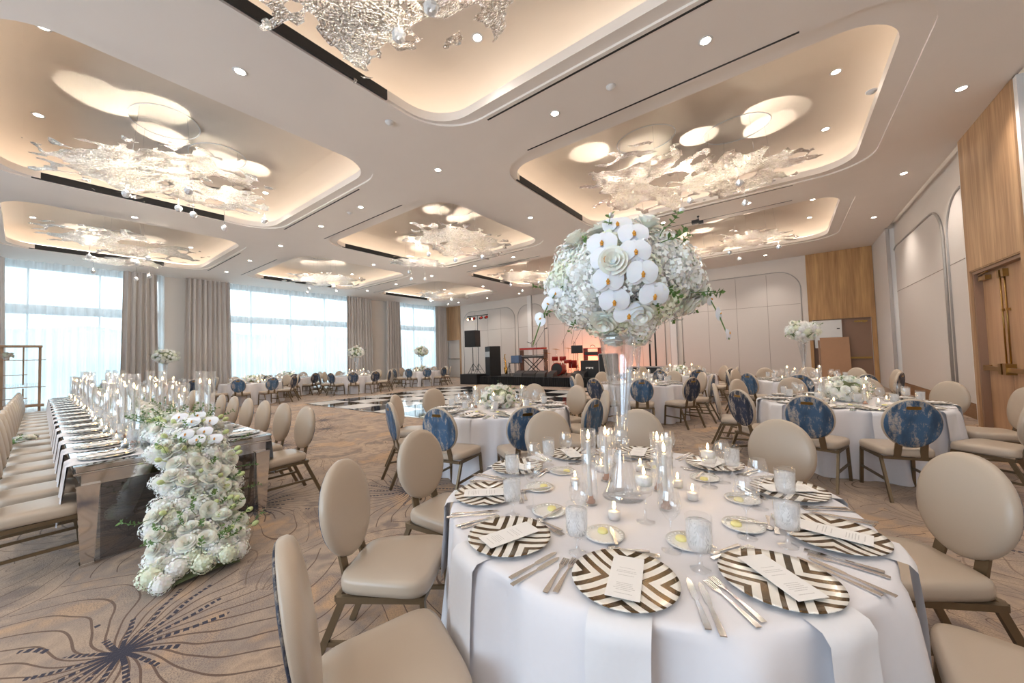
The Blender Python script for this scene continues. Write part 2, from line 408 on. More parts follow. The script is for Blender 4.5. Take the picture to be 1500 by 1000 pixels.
# ------------------------------------------------------------------ the room
q = 1.2/1.15
ZC = 1.5+3*1.2
def zz(z): return 1.5+(z-1.5)*q
WX, WY, RX, AX, FY = -16.8*1.2, 15.5*1.2, 2.21*1.2, 2.75*q, -6.5
def rr(x0, x1, y0, y1, r, n=10):
    P = []
    for cx, cy, a0 in ((x1-r, y1-r, 0), (x0+r, y1-r, 90), (x0+r, y0+r, 180), (x1-r, y0+r, 270)):
        for i in range(n+1):
            a = radians(a0+90*i/n); P.append((cx+r*cos(a), cy+r*sin(a)))
    return P
def slab(name, outer, holes, z, th, mat, parent=None):
    cu = bpy.data.curves.new(name, 'CURVE'); cu.dimensions = '2D'; cu.fill_mode = 'BOTH'; cu.extrude = th/2
    for poly in [outer]+holes:
        sp = cu.splines.new('POLY'); sp.points.add(len(poly)-1)
        for p, (x, y) in zip(sp.points, poly): p.co = (x, y, 0, 1)
        sp.use_cyclic_u = True
    tmp = bpy.data.objects.new(name, cu); COL.objects.link(tmp)
    bpy.context.view_layer.update()
    me = bpy.data.meshes.new_from_object(tmp.evaluated_get(bpy.context.evaluated_depsgraph_get()))
    bpy.data.objects.remove(tmp); me.materials.clear(); me.materials.append(mat)
    for v in me.vertices: v.co.z += z+th/2
    o = link(name, me, parent)
    if not parent: o['kind'] = 'structure'
    return o

b = MB(); b.box(WX-.3, 3.6, FY-.3, WY+.9, -.1, 0); struct('floor', b, M['carpet'])
K = 1.2
cols = [(-3.62*K, 1.27*K), (-9.4*K, -4.9*K), (-15.0*K, -10.6*K)]
rows = [(-.55*K, 3.45*K), (4.47*K, 8.5*K), (9.5*K, 13.55*K)]
trays = [(x0, x1, y0, y1) for (x0, x1) in cols for (y0, y1) in rows]
outer = [(WX-.3, FY-.3), (RX, FY-.3), (RX, 15.6*K/1.15*1.0 if False else 13.56*K), (3.3, 13.56*K), (3.3, WY+.9), (WX-.3, WY+.9)]
h1 = [rr(x0, x1, y0, y1, .8) for x0, x1, y0, y1 in trays]
ins = [(x0+.04, x1-.27, y0+.30, y1-.17) for x0, x1, y0, y1 in trays]
h2 = [rr(*t, .62) for t in ins]
ceil = slab('ceiling', outer, h1, ZC, .03, M['paint'])
up = slab('tray_border', outer, h2, ZC+.03, .13, M['paint'], ceil)
for k, (x0, x1, y0, y1) in enumerate(ins):
    b = MB(); rings = []
    prof = [(.24, ZC+.161), (.24, ZC+.30), (.20, ZC+.40), (.10, ZC+.48), (-.06, ZC+.54), (-.3, ZC+.57)]
    for off, z in prof:
        rings.append([(x, y, z) for x, y in rr(x0-off, x1+off, y0-off, y1+off, .62+off)])
    n = len(rings[0]); vs = [p for r_ in rings for p in r_]; fs = []
    for j in range(len(rings)-1):
        for i in range(n): m = (i+1) % n; fs.append((j*n+i, j*n+m, (j+1)*n+m, (j+1)*n+i))
    fs.append(tuple((len(rings)-1)*n+i for i in range(n)))
    b.add(vs, fs, True); b.sm[-1] = False
    struct('tray_recess', b, M['cove'], ceil)
    led = MB(); L = rr(x0-.13, x1+.13, y0-.13, y1+.13, .75); L = [(x, y, ZC+.185) for x, y in L]; L.append(L[0])
    led.tube(L, .011, 4, False); struct('cove_light', led, M['led'], ceil)
    v = MB(); ym = [0.03, 2.5] if k % 3 == 0 else [5.07, 7.6] if k % 3 == 1 else [10.1, 12.65]
    v.box(x0-.02, x0+.012, ym[0]*K, ym[1]*K, ZC+.012, ZC+.15); struct('linear_vent', v, M['black'], ceil)
# thin linear slots in the flat ceiling
for (xa, xb) in ((-2.91*K, .24*K), (-9.0*K, -5.9*K), (-14.8*K, -11.82*K)):
    for y in (3.51*K, 4.41*K, 8.56*K, 9.44*K):
        v = MB(); v.box(xa, xb, y-.014, y+.014, ZC-.004, ZC+.02); struct('linear_slot', v, M['black'], ceil)
# grey speaker grilles and detectors
for x, y in ((-5.9, 3.0), (-8.3, 0.6), (-2.1, 8.0), (-13.6, .7)):
    b = MB(); b.lathe([(.0, ZC+.56), (.12, ZC+.56), (.125, ZC+.565), (.125, ZC+.57)], 20, False, None, False, x*K, y*K)
for k, (px, py) in enumerate(((-1.45, 3.95), (.95, 6.0), (-3.9, 2.75), (-7.0, 3.95))):
    b = MB(); b.lathe([(.001, ZC-.045), (.03, ZC-.04), (.045, ZC-.02), (.06, ZC-.015), (.065, ZC)], 16, True, None, True, px*K, py*K)
    o = link('smoke_detector', b.mesh('smoke_detector', M['whitetrim'])); reg(o, 'detector', 'small white round ceiling detector', 'on the flat ceiling between the trays', 'ceiling detectors', key=cam_u((px*K, py*K, ZC)))

# roof over everything so no daylight leaks in
b = MB(); b.box(WX-.3, 3.6, FY-.3, WY+.9, ZC+.95, ZC+1.0); struct('ceiling_deck', b, M['paint'])
# left (window) wall
OPEN = [(-5.6*K, -1.7*K, ), (-1.1*K, 2.75*K), (3.9*K, 9.8*K), (11.65*K, 14.9*K)]
OPEN = [(-6.2, -2.6), (-1.6, 2.75*K), (3.9*K, 9.75*K), (11.7*K, 14.9*K)]
def holes_wall(name, axis, c, th, span, z0, z1, holes, mat):
    b = MB(); cur = span[0]
    def bx(a, e, p, r_):
        if e-a < 1e-4 or r_-p < 1e-4: return
        if axis == 'x': b.box(min(c, c+th), max(c, c+th), a, e, p, r_)
        else: b.box(a, e, min(c, c+th), max(c, c+th), p, r_)
    for (a, e, p, r_) in sorted(holes):
        bx(cur, a, z0, z1); bx(a, e, z0, p); bx(a, e, r_, z1); cur = e
    bx(cur, span[1], z0, z1); return struct(name, b, mat)
holes_wall('wall_left', 'x', WX, -.3, (FY-.3, WY+.9), 0, ZC+.95, [(a, e, .12, 4.96) for a, e in OPEN], M['wall'])
for i, (a, e) in enumerate(OPEN):
    b = MB(); x0, x1 = WX-.22, WX-.12
    for z in (.12, 3.36, 4.90): b.box(x0, x1, a, e, z, z+(.06 if z != 3.36 else .32))
    n = max(2, int((e-a)/1.5)); 
    for k in range(n+1):
        y = a+(e-a-.06)*k/n; b.box(x0+.004, x1-.004, y, y+.05, .12, 4.96)
    w = struct(f'window_{i+1}', b, M['whitetrim'])
    p = MB(); p.box(WX-.175, WX-.165, a+.01, e-.01, 0.13, 4.95); struct('pane', p, M['tintpane'], w)
b = MB(); b.box(WX, WX+.03, FY, WY, 0, .16); struct('baseboard_left', b, M['whitetrim'])
# front wall behind the photographer, with a tall window that lets in daylight
FH = [(-11.5, -6.5, .3, 4.4), (-5.0, .5, .3, 4.4)]
holes_wall('wall_front', 'y', FY, -.3, (WX-.3, 3.6), 0, ZC+.95, FH, M['wall'])
for i, (a, e, p0, p1) in enumerate(FH):
    b = MB()
    for z in (.3, 3.2, 4.34): b.box(a, e, FY-.2, FY-.1, z, z+.06)
    for k in range(5): x = a+(e-a-.06)*k/4; b.box(x, x+.06, FY-.196, FY-.104, .3, 4.4)
    w = struct(f'window_{i+5}', b, M['whitetrim']); p = MB(); p.box(a+.01, e-.01, FY-.155, FY-.145, .31, 4.39); struct('pane', p, M['pane'], w)

# back wall: openings for the wood portals
def Bx(x): return x*q
wl0, wl1 = WX+.02, Bx(-17.68); wr0, wr1 = Bx(.74), RX+.02
zl = zz(2.62); zr = zz(2.45)
holes_wall('wall_back', 'y', WY, .3, (WX-.3, 3.6), 0, ZC+.95, [(wl0+.12, wl1-.12, 0, zl), (wr0+.1, wr1-.12, 0, zr)], M['wall'])
b = MB(); b.box(wl0, wl1, WY-.05, WY-.002, zl, ZC-.002); b.box(wl0, wl0+.12, WY-.05, WY-.002, 0, zl); b.box(wl1-.12, wl1, WY-.05, WY-.002, 0, zl)
struct('trim_1', b, M['wood'])
b = MB(); b.box(wr0, wr1, WY-.05, WY-.002, zr, ZC-.002); b.box(wr0, wr0+.1, WY-.05, WY-.002, 0, zr); b.box(wr1-.12, wr1, WY-.05, WY-.002, 0, zr)
struct('trim_2', b, M['woodback'])
# back-left door: pale leaf with a long rail
b = MB(); b.box(wl0+.12, wl1-.12, WY+.1, WY+.16, 0, zl); d = struct('door_1', b, M['wallpanel'])
b = MB(); b.box(wl0+.3, wl1-.14, WY+.03, WY+.09, zz(1.3), zz(1.3)+.06); b.box(wl0+.26, wl0+.31, WY+.03, WY+.09, .1, zl-.1); struct('push_rail', b, M['steel'], d)
# back-right door: brown leaf, push bar, closer
b = MB(); b.box(wr0+.1, wr1-.12, WY+.12, WY+.18, 0, zr); b.box(Bx(1.67), Bx(1.70), WY+.06, WY+.12, 0, zr); d = struct('door_2', b, M['browndoor'])
b = MB(); b.box(Bx(1.8), wr1-.16, WY+.05, WY+.11, zz(.99), zz(.99)+.07); struct('push_bar', b, M['brass'], d)
b = MB(); b.box(Bx(2.0), Bx(2.35), WY+.06, WY+.12, zr-.16, zr-.10); b.bar((Bx(2.1), WY+.05, zr-.08), (Bx(2.3), WY+.05, zr-.2), .02, .02); struct('door_closer', b, M['brass'], d)
b = MB(); b.box(Bx(.88), Bx(1.66), WY+.0, WY+.05, zz(1.4), zr-.03); d3 = struct('door_3', b, M['whitepaint'])
b = MB(); b.box(Bx(1.52), Bx(1.60), WY-.02, WY+.0, zz(2.08), zz(2.12)); struct('latch', b, M['black'], d3)

def arch_strip(P, w, n=5, mat=None):     # a raised trim following a path
    b = MB(); b.tube(P, w, n); return b
def arch_pts(u0, u1, z0, z1, r, half=None, k=12):
    """points of a round-cornered frame standing on z0; half 'l' keeps the left corner only, 'r' the right"""
    P = []
    if half != 'r':
        P.append((u0, z0)); P += [(u0+r-r*cos(radians(90*i/k)), z1-r+r*sin(radians(90*i/k))) for i in range(k+1)]
    else: P.append((u0, z1))
    if half != 'l':
        P += [(u1-r+r*sin(radians(90*i/k)), z1-r+r*cos(radians(90*i/k))) for i in range(k+1)]; P.append((u1, z0))
    else: P.append((u1, z1))
    return P
tn = 3
def back_panel(x0, x1, zt, r, half=None, seams=()):
    global tn
    P = arch_pts(x0, x1, .18, zt, r, half)
    b = MB(); poly = P if half is None else P+([(x1, .18)] if half == 'l' else [(x0, .18)])
    b.prism([(x, z) for x, z in poly], 0, .012, Matrix(((1, 0, 0, 0), (0, 0, -1, WY-.003), (0, 1, 0, 0), (0, 0, 0, 1))))
    o = struct(f'trim_{tn}', b, M['wallpanel']); tn += 1
    s = MB(); s.tube([(x, WY-.016, z) for x, z in P], .02, 5); struct('groove_trim', s, M['groove'], o)
    s = MB(); zs = zz(3.12)
    s.box(x0+.03, x1-.03, WY-.019, WY-.014, zs, zs+.014)
    for x in seams: s.box(x-.007, x+.007, WY-.018, WY-.0135, .2, zt-.06)
    struct('panel_seam', s, M['seam'], o)
zt = zz(4.43)
x0, x1 = Bx(-17.4), Bx(-13.08)
back_panel(x0, x1, zt, .75, None, [x0+(x1-x0)*k/4 for k in (1, 2, 3)])
back_panel(Bx(-12.84), Bx(-12.12), zt, .7, 'l')
back_panel(Bx(-11.78), Bx(-11.0), zt, .7, 'r')
x0, x1 = Bx(-10.75), Bx(-4.45); back_panel(x0, x1, zt, .75, None, [x0+(x1-x0)*k/6 for k in range(1, 6)])
x0, x1 = Bx(-3.7), Bx(.55); back_panel(x0, x1, zt, .75, None, [x0+(x1-x0)*k/4 for k in (1, 2, 3)])
for (a, e) in ((-12.09, -11.82), (-4.2, -3.95)):
    b = MB(); b.box(Bx(a), Bx(e), WY-.10, WY-.002, 0, ZC-.002); o = struct(f'trim_{tn}', b, M['whitetrim']); tn += 1
    b = MB(); b.box(Bx(a)-.03, Bx(a)-.001, WY-.06, WY-.002, 0, ZC-.002); b.box(Bx(e)+.001, Bx(e)+.03, WY-.06, WY-.002, 0, ZC-.002); struct('groove_trim', b, M['groove'], o)
b = MB(); b.box(wl1+.02, Bx(-12.15), WY-.035, WY-.0025, 0, .17); b.box(Bx(-11.78), Bx(-4.25), WY-.035, WY-.0025, 0, .17); b.box(Bx(-3.9), wr0-.01, WY-.035, WY-.0025, 0, .3); struct('baseboard_back', b, M['woodbase'])

# right wall, set back from the ceiling edge by a lit slot
py0, py1 = 7.81*q, 9.68*q; zdr = zz(2.67)
b = MB(); b.box(AX, AX+.5, FY-.3, py0-.12, 0, ZC+.95); b.box(AX, AX+.5, py1+.12, WY+.9, 0, ZC+.95); b.box(AX, AX+.5, py0-.12, py1+.12, zdr+.05, ZC+.95)
struct('wall_right', b, M['wall'])
b = MB(); b.box(RX, RX+.06, FY, 13.56*K-.02, ZC+.03, ZC+.16); struct('trim_20', b, M['paint'])
b = MB(); b.tube([(RX-.04, FY+.1, ZC+.18), (RX-.04, 13.5*K, ZC+.18)], .012, 4); struct('cove_light', b, M['led'], ceil)
# corner pier
b = MB(); b.box(RX+.03, AX-.002, 13.56*K, WY-.06, 0, ZC-.002); o = struct('trim_21', b, M['whitetrim'])
b = MB(); b.box(RX+.02, RX+.1, 13.56*K-.03, 13.56*K-.001, 0, ZC-.002); struct('groove_trim', b, M['groove'], o)
def right_panel(y0, y1, zt, r, half=None, seams=()):
    global tn
    P = arch_pts(-y1, -y0, .30, zt, r, half)     # u = -y so that the left corner is the far one
    poly = P if half is None else P+([(-y0, .30)] if half == 'l' else [(-y1, .30)])
    b = MB(); b.prism(poly, 0, .012, Matrix(((0, 0, -1, AX-.003), (-1, 0, 0, 0), (0, 1, 0, 0), (0, 0, 0, 1))))
    o = struct(f'trim_{tn}', b, M['wallpanel']); tn += 1
    s = MB(); s.tube([(AX-.02, -u, z) for u, z in P], .028, 5); struct('groove_trim', s, M['groove'], o)
    s = MB(); zs = zz(3.03); s.box(AX-.02, AX-.014, y0+.03, y1-.03, zs, zs+.014)
    for y in seams: s.box(AX-.019, AX-.0135, y-.007, y+.007, .3, zt-.06)
    struct('panel_seam', s, M['seam'], o)
right_panel(11.5*q, 16.0*q, zz(4.37), .75)
right_panel(16.35*q, 17.0*q, zz(4.37), .55, 'r')
right_panel(10.4*q, 11.25*q, zz(4.37), .8, 'l')
right_panel(2.2, 6.9, zz(4.37), .75)
# white jambs and grey strips beside the wood portal
for (a, e) in ((py1+.005, py1+.10), (py0-.10, py0-.005)):
    b = MB(); b.box(RX+.02, AX-.002, a, e, 0, ZC-.002); o = struct(f'trim_{tn}', b, M['whitetrim']); tn += 1
    s = MB(); a2 = e if a > py1 else a-.11; s.box(RX+.1, AX-.003, a2+.002, a2+.105, 0, ZC-.002); struct('groove_trim', s, M['groove'], o)
# wood portal: overdoor panel, jambs and recess
dx = AX-.09
b = MB(); b.box(RX, AX-.002, py0, py1, zdr, ZC-.002); b.box(RX, AX-.002, py0, py0+.10, 0, zdr); b.box(RX, AX-.002, py1-.10, py1, 0, zdr); b.box(RX+.01, AX-.003, py0+.1, py1-.1, zdr-.02, zdr)
struct('trim_18', b, M['wood'])
b = MB(); 
for (a, e) in ((py1-.16, py1-.101), (py0+.101, py0+.16)): b.box(RX+.03, dx+.02, a, e, 0, zdr-.021)
b.box(RX+.03, dx+.02, py0+.16, py1-.16, zdr-.07, zdr-.021)
struct('trim_19', b, M['browndoor'])
b = MB(); b.box(dx, dx+.06, py0+.16, py1-.16, .01, zdr-.06); b.box(dx-.004, dx+.001, (py0+py1)/2-.004, (py0+py1)/2+.004, .01, zdr-.06)
d = struct('door_4', b, M['wooddoor']); ymid = (py0+py1)/2
for s_ in (1, -1):
    h = MB(); h.box(dx-.09, dx-.05, ymid+s_*.09, ymid+s_*.72, 1.0, 1.07); h.box(dx-.09, dx-.002, ymid+s_*.70, ymid+s_*.75, .99, 1.08); h.box(dx-.11, dx-.002, ymid+s_*.03, ymid+s_*.13, .96, 1.13) if s_ > 0 else h.box(dx-.11, dx-.002, ymid-.13, ymid-.03, .96, 1.13)
    struct('push_bar', h, M['brass'], d)
    h = MB(); h.tube([(dx-.035, ymid+s_*.07, 1.13), (dx-.035, ymid+s_*.07, zdr-.2)], .011, 6); h.box(dx-.06, dx-.002, ymid+s_*.07-.035, ymid+s_*.07+.035, zdr-.24, zdr-.12); h.box(dx-.05, dx-.002, ymid+s_*.07-.02, ymid+s_*.07+.02, 1.95, 1.99)
    struct('vertical_rod', h, M['brass'], d)
h = MB(); h.box(dx-.07, dx-.002, py1-.5, py1-.22, zdr-.2, zdr-.13); h.bar((dx-.08, py1-.3, zdr-.11), (dx-.12, py1-.75, zdr-.10), .025, .015); struct('door_closer', h, M['brass'], d)
b = MB(); b.box(AX+.45, AX+.5, py0-.12, py1+.12, 0, zdr+.05); struct('wall_door_backing', b, M['browndoor'])
b = MB(); b.box(AX-.03, AX-.001, py1+.22, WY-.1, 0, .29); b.box(AX-.03, AX-.001, FY, py0-.22, 0, .29); struct('baseboard_right', b, M['woodbase'])

# drapes and sheers
def curtain(name, x, y0, y1, z0, z1, mat, amp, per, seed, gather=0., two=False):
    b = MB(); R_ = random.Random(seed); n = int((y1-y0)/per*10); ph = R_.random()*6
    off = [R_.uniform(-.5, .5) for _ in range(64)]
    def fn(u, v):
        y = y0+(y1-y0)*u; z = z0+(z1-z0)*v
        k = (y-y0)/per; j = int(k) % 63; o2 = off[j]*(1-(k % 1))+off[j+1]*(k % 1)
        spread = 1+.35*(1-v)
        dy = gather*(u-.5)*(1-v)*.3
        return (x+amp*spread*(sin(2*PI*k+o2*1.5+ph)+.35*sin(4.7*PI*k+ph))*(.75+.5*abs(o2)), y+dy+.03*o2*(1-v), z)
    b.grid(fn, n, 8, True); 
    return link(name, b.mesh(name, mat))
DR = [(-2.6, -.40*q, 'edge of the far left window'), (2.09*q, 2.97*q, 'right edge of the first window'), (3.78*q, 5.24*q, 'left edge of the middle window'), (10.42*q, 11.95*q, 'right edge of the middle window'), (12.95*q, 13.86*q, 'left edge of the corner window'), (16.67*q, 17.6*q, 'back corner beside the pale wood panel')]
for i, (a, e, w) in enumerate(DR):
    o = curtain('drape', WX+.42, a, e, .03, ZC-.01, M['drape'], .075, .165, 11+i, .5); tag(o, 'grey beige floor length drape at the '+w, 'curtain', 'window drapes')
for i, (a, e, w) in enumerate([(-6.3, -2.5, 'window nearest the photographer'), (-1.75, 2.8*K, 'first window beyond the glass shelving'), (3.85*K, 9.8*K, 'middle window'), (11.6*K, 15.0*K, 'corner window by the stage')]):
    o = curtain('sheer_curtain', WX+.22, a, e, .03, ZC-.01, M['sheer'], .06, .26, 31+i); tag(o, 'glowing white sheer curtain across the '+w, 'curtain', 'sheer curtains')

# outside: pale paving so the panes look onto something
b = MB(); b.box(WX-40, WX-.32, -40, 50, -.6, -.5); struct('ground', b, simple('pale_paving', srgb(190, 205, 215), .8, nscale=1))

b = MB()
b.grid(lambda u, v: (WX-24+1.5*noise.noise(Vector((u*40, v*3, 2)))-3*v*v, -60+130*u, -.5+(5.2+1.2*noise.noise(Vector((u*30, 0, 0))))*v), 160, 8)
struct('added_hedge', b, simple('added_hedge_pale', srgb(176, 196, 200), .8, nscale=1.5, var=.2))  # hedge added to darken and cool the lower part of the windows
# ------------------------------------------------------------------ lights
W = bpy.data.worlds.new('world'); SC.world = W; W.use_nodes = True
bg = W.node_tree.nodes['Background']; bg.inputs[0].default_value = (.74, .87, 1., 1); bg.inputs[1].default_value = 4.5
def area(name, loc, rot, sx, sy, power, col, spread=180):
    l = bpy.data.lights.new(name, 'AREA'); l.shape = 'RECTANGLE'; l.size = sx; l.size_y = sy; l.energy = power; l.color = col; l.spread = radians(spread)
    l.cycles.is_portal = True; return link(name, l, None, loc, rot)
for i, (a, e) in enumerate(OPEN):
    area('daylight', (WX-.35, (a+e)/2, 2.5), (0, -PI/2, 0), 4.4, e-a, 330*(e-a)/4, (.80, .90, 1))
for i, (a, e, p0, p1) in enumerate(FH):
    area('daylight', ((a+e)/2, FY-.35, 2.4), (PI/2, 0, 0), e-a, 4.0, 200, (.62, .80, 1))
def spot(loc, target, power, size, blend, col, rad=.03):
    l = bpy.data.lights.new('spot', 'SPOT'); l.energy = power; l.spot_size = radians(size); l.spot_blend = blend; l.color = col; l.shadow_soft_size = rad
    d = Vector(target)-Vector(loc); return link('spot', l, None, loc, d.to_track_quat('-Z', 'Y').to_euler())
WARM = (1, .90, .81)

# recessed downlights
ring = MB(); ring.lathe([(.052, .012), (.052, -.002), (.075, -.006), (.078, 0)], 20); ringm = ring.mesh('trim_ring', M['whitetrim'])
lensb = MB(); lensb.lathe([(.001, -.002), (.052, -.002)], 20, False, None, False); lensm = lensb.mesh('lens', M['lens'])
DL = S('recessed_downlight', None, [S('trim_ring', ringm), S('lens', lensm)])
pts = []
for x in (-.49, -2.18, -4.34, -6.59, -8.2, -10.36, -12.52, -14.6): pts.append((x, 3.95, 0)); pts.append((x, 9.0, 0))
for y in (-1.2, 1.3, 6.65, 11.9, 14.6): pts.append((-4.37, y, 0)); pts.append((-10.4, y, 0))
for y in (-1.0, 1.4, 4.0, 6.65, 9.31, 12.07): pts.append((1.81, y, 0))
for y in (-1.2, -3.4): pts += [(x, y, 0) for x in (-.49, -2.18, -6.4, -8.3)]  # unseen downlights added behind the camera as frontal fill
for y in (14.5,): pts += [(x, y, 0) for x in (-14.5, -12.4, -8.2, -6.4, -2.4, -.4)]
for (x0, x1) in cols:
    for (y0, y1) in rows:
        for fx, fy in ((.22, .90), (.78, .10), (.93, .42), (.93, .80), (.30, .10)):
            pts.append(((x0+(x1-x0)*fx)/K, (y0+(y1-y0)*fy)/K, .555))
for x, y, dz in pts:
    tr_ = dz > 0
    if tr_:
        xx, yy = x*K, y*K
        # keep inside the flat part of the recess
        for (x0, x1, y0, y1) in ins:
            if x0-.3 < xx < x1+.3 and y0-.3 < yy < y1+.3: xx = min(max(xx, x0+.45), x1-.45); yy = min(max(yy, y0+.45), y1-.45); break
    else: xx, yy = x*K, y*K
    z = ZC+(.57 if tr_ else 0)
    o = place(DL, (xx, yy, z-.001)); reg(o, 'ceiling light', 'small round recessed downlight', 'inside the ceiling trays' if tr_ else 'on the flat ceiling between trays', 'recessed downlights', key=cam_u((xx, yy, z)))
    spot((xx, yy, z-.03), (xx, yy, 0), 26 if tr_ else (38 if yy < 5 and xx > -7 else 82), 112, .9, WARM, .05)

# ------------------------------------------------------------------ chandeliers
def sheet_mesh(w, h, seed, thr=.0, hole=.55):
    nx = int(w/.045); ny = int(h/.045); R_ = random.Random(seed); sx, sy = R_.uniform(0, 50), R_.uniform(0, 50)
    V = {}; b = MB(); keep = []
    def zf(x, y): return .10*noise.noise(Vector((x*1.1+sx, y*1.1+sy, 3)))+.03*noise.noise(Vector((x*4+sx, y*4, 9)))
    def inside(x, y):
        r = hypot(x/(w/2), y/(h/2)); a = atan2(y, x)
        edge = .80+.28*noise.noise(Vector((cos(a)*2.2+sx, sin(a)*2.2+sy, 0)))+.42*noise.noise(Vector((x*4.6+sx, y*4.6+sy, 1)))+.12*noise.noise(Vector((x*11+sx, y*11+sy, 4)))
        if r > edge: return False
        hv = noise.noise(Vector((x*1.5+sy, y*1.9+sx, 5)))
        return not (hv > .36 and r < .8)
    vs = []; fs = []; idx = {}
    def vid(i, j):
        if (i, j) not in idx:
            x = -w/2+w*i/nx; y = -h/2+h*j/ny
            x2 = x+.012*noise.noise(Vector((x*20, y*20, 1))); y2 = y+.012*noise.noise(Vector((x*20, y*20, 7)))
            idx[(i, j)] = len(vs); vs.append((x2, y2, zf(x, y)))
        return idx[(i, j)]
    for i in range(nx):
        for j in range(ny):
            if inside(-w/2+w*(i+.5)/nx, -h/2+h*(j+.5)/ny): fs.append((vid(i, j), vid(i+1, j), vid(i+1, j+1), vid(i, j+1)))
    b.add(vs, fs, True); me = b.mesh('woven_sheet', M['sculpt'])
    bm = bmesh.new(); bm.from_mesh(me); 
    for _ in range(2): bmesh.ops.smooth_vert(bm, verts=[v for v in bm.verts if v.is_boundary], factor=.5, use_axis_x=True, use_axis_y=True, use_axis_z=False)
    bm.to_mesh(me); bm.free(); return me
crb = MB(); crb.sphere((0, 0, 0), .06, 9, 7); 
for i, v in enumerate(crb.v):
    n_ = 1+.22*noise.noise(Vector(v)*40); crb.v[i] = (v[0]*n_, v[1]*n_, v[2]*n_)
crb.sm = [False]*len(crb.sm); crm = crb.mesh('crystal', M['crystal'])
SH = [sheet_mesh(3.5, 2.7, 3), sheet_mesh(2.5, 2.0, 8), sheet_mesh(2.4, 3.4, 12), sheet_mesh(2.6, 2.2, 21), sheet_mesh(3.2, 2.9, 33)]
ZS = zz(4.6)
CH = [  # where, sheets (mesh, x, y, rotation)
 ('near the top edge above the photographer', [(4, -2.3, 1.35, 20)]),
 ('large silver one above the long table', [(0, -8.0, 1.35, 42), (1, -8.6, 2.2, 200)]),
 ('in the tray nearest the left windows', [(2, -13.3, 1.5, 30), (1, -16.0, 1.8, 60)]),
 ('right tray above the tall white flowers', [(2, -1.95, 7.0, 8), (3, -.55, 7.75, 25)]),
 ('middle tray above the dance floor edge', [(0, -7.0, 7.0, 80), (3, -9.7, 7.9, 120)]),
 ('middle tray beside the left windows', [(0, -14.1, 6.9, 95)]),
 ('far right tray by the back wall', [(3, -.55, 12.4, 60), (1, -2.2, 13.3, 10)]),
 ('far middle tray before the stage', [(0, -8.2, 12.1, 30)]),
 ('far left tray by the corner window', [(4, -13.6, 12.6, 70)])]
for w, sheets in CH:
    cx = sum(s_[1] for s_ in sheets)/len(sheets)*q; cy = sum(s_[2] for s_ in sheets)/len(sheets)*q
    root = link('sculptural_chandelier', None, None, (cx, cy, ZC+.56)); tag(root, 'wire mesh cloud chandelier with crystal drops, '+w, 'chandelier', 'sculptural cloud chandeliers')
    R_ = random.Random(int(cx*100))
    for si, (m_, x, y, rot) in enumerate(sheets):
        x *= q; y *= q; z = ZS-.02+.09*si
        link('woven_sheet', SH[m_], root, (x-cx, y-cy, z-ZC-.56), (radians(R_.uniform(-4, 4)), radians(R_.uniform(-4, 4)), radians(rot)))
        b = MB(); pts_ = [(x-cx+.55*cos(2*PI*i/28), y-cy+.45*sin(2*PI*i/28), -.002) for i in range(29)]; b.tube(pts_, .009, 4); link('canopy_ring', b.mesh('canopy_ring', M['whitetrim']), root)
        wv = MB()
        for i in range(4):
            a = 2*PI*i/4+.5; wv.tube([(x-cx+.5*cos(a), y-cy+.4*sin(a), 0), (x-cx+.6*cos(a), y-cy+.5*sin(a), z-ZC-.54)], .0025, 4)
        link('suspension_wire', wv.mesh('suspension_wire', M['silver']), root)
        for i in range(3 if len(sheets) > 1 else 4):
            a = 2*PI*i/4+R_.random()*1.2+si; rr_ = R_.uniform(.45, .85); px, py = x+rr_*cos(a), y+rr_*sin(a); dz = R_.uniform(.28, .42)
            d_ = MB(); d_.tube([(px-cx, py-cy, z-ZC-.56), (px-cx, py-cy, z-ZC-.56-dz)], .004, 4); dr = link('drop_wire', d_.mesh('drop_wire', M['silver']), root)
            link('crystal', crm, root, (px-cx, py-cy, z-ZC-.56-dz-.04))
            pl = bpy.data.lights.new('drop_lamp', 'POINT'); pl.energy = 8; pl.color = (1, .90, .76); pl.shadow_soft_size = .03; link('drop_lamp', pl, None, (px, py, z-.24))
            tx, ty = px+R_.uniform(-.5, .5), py+R_.uniform(-.5, .5)
            spot((px, py, z+.10), (tx, ty, ZC+.57), 30, 46, .05, (1, .90, .78), .015)
# black ceiling-mounted lamp head
b = MB(); b.lathe([(.03, 0), (.03, -.03), (.012, -.035), (.012, -.1)], 10, True); b.box(-.16, .02, -.05, .05, -.19, -.1); b.box(.0, .12, -.035, .035, -.22, -.14)
o = link('track_spotlight', b.mesh('track_spotlight', M['black']), None, (-1.45*K, 9.0*K+.1, ZC)); tag(o, 'small black lamp head on the ceiling right of the tall white flowers', 'spotlight')

# ------------------------------------------------------------------ dance floor
b = MB(); b.box(-13.4, -4.4, 5.9, 12.9, .001, .022); o = link('dance_floor', b.mesh('dance_floor', M['dance'])); tag(o, 'glossy black and white checkered dance floor laid on the carpet', 'dance floor')
b = MB(); 
for a in ((-13.5, -4.3, 5.82, 5.899), (-13.5, -4.3, 12.901, 12.98), (-13.5, -13.401, 5.9, 12.9), (-4.399, -4.3, 5.9, 12.9)): b.box(*a, .001, .018)
link('edge_trim', b.mesh('edge_trim', M['steel']), o)

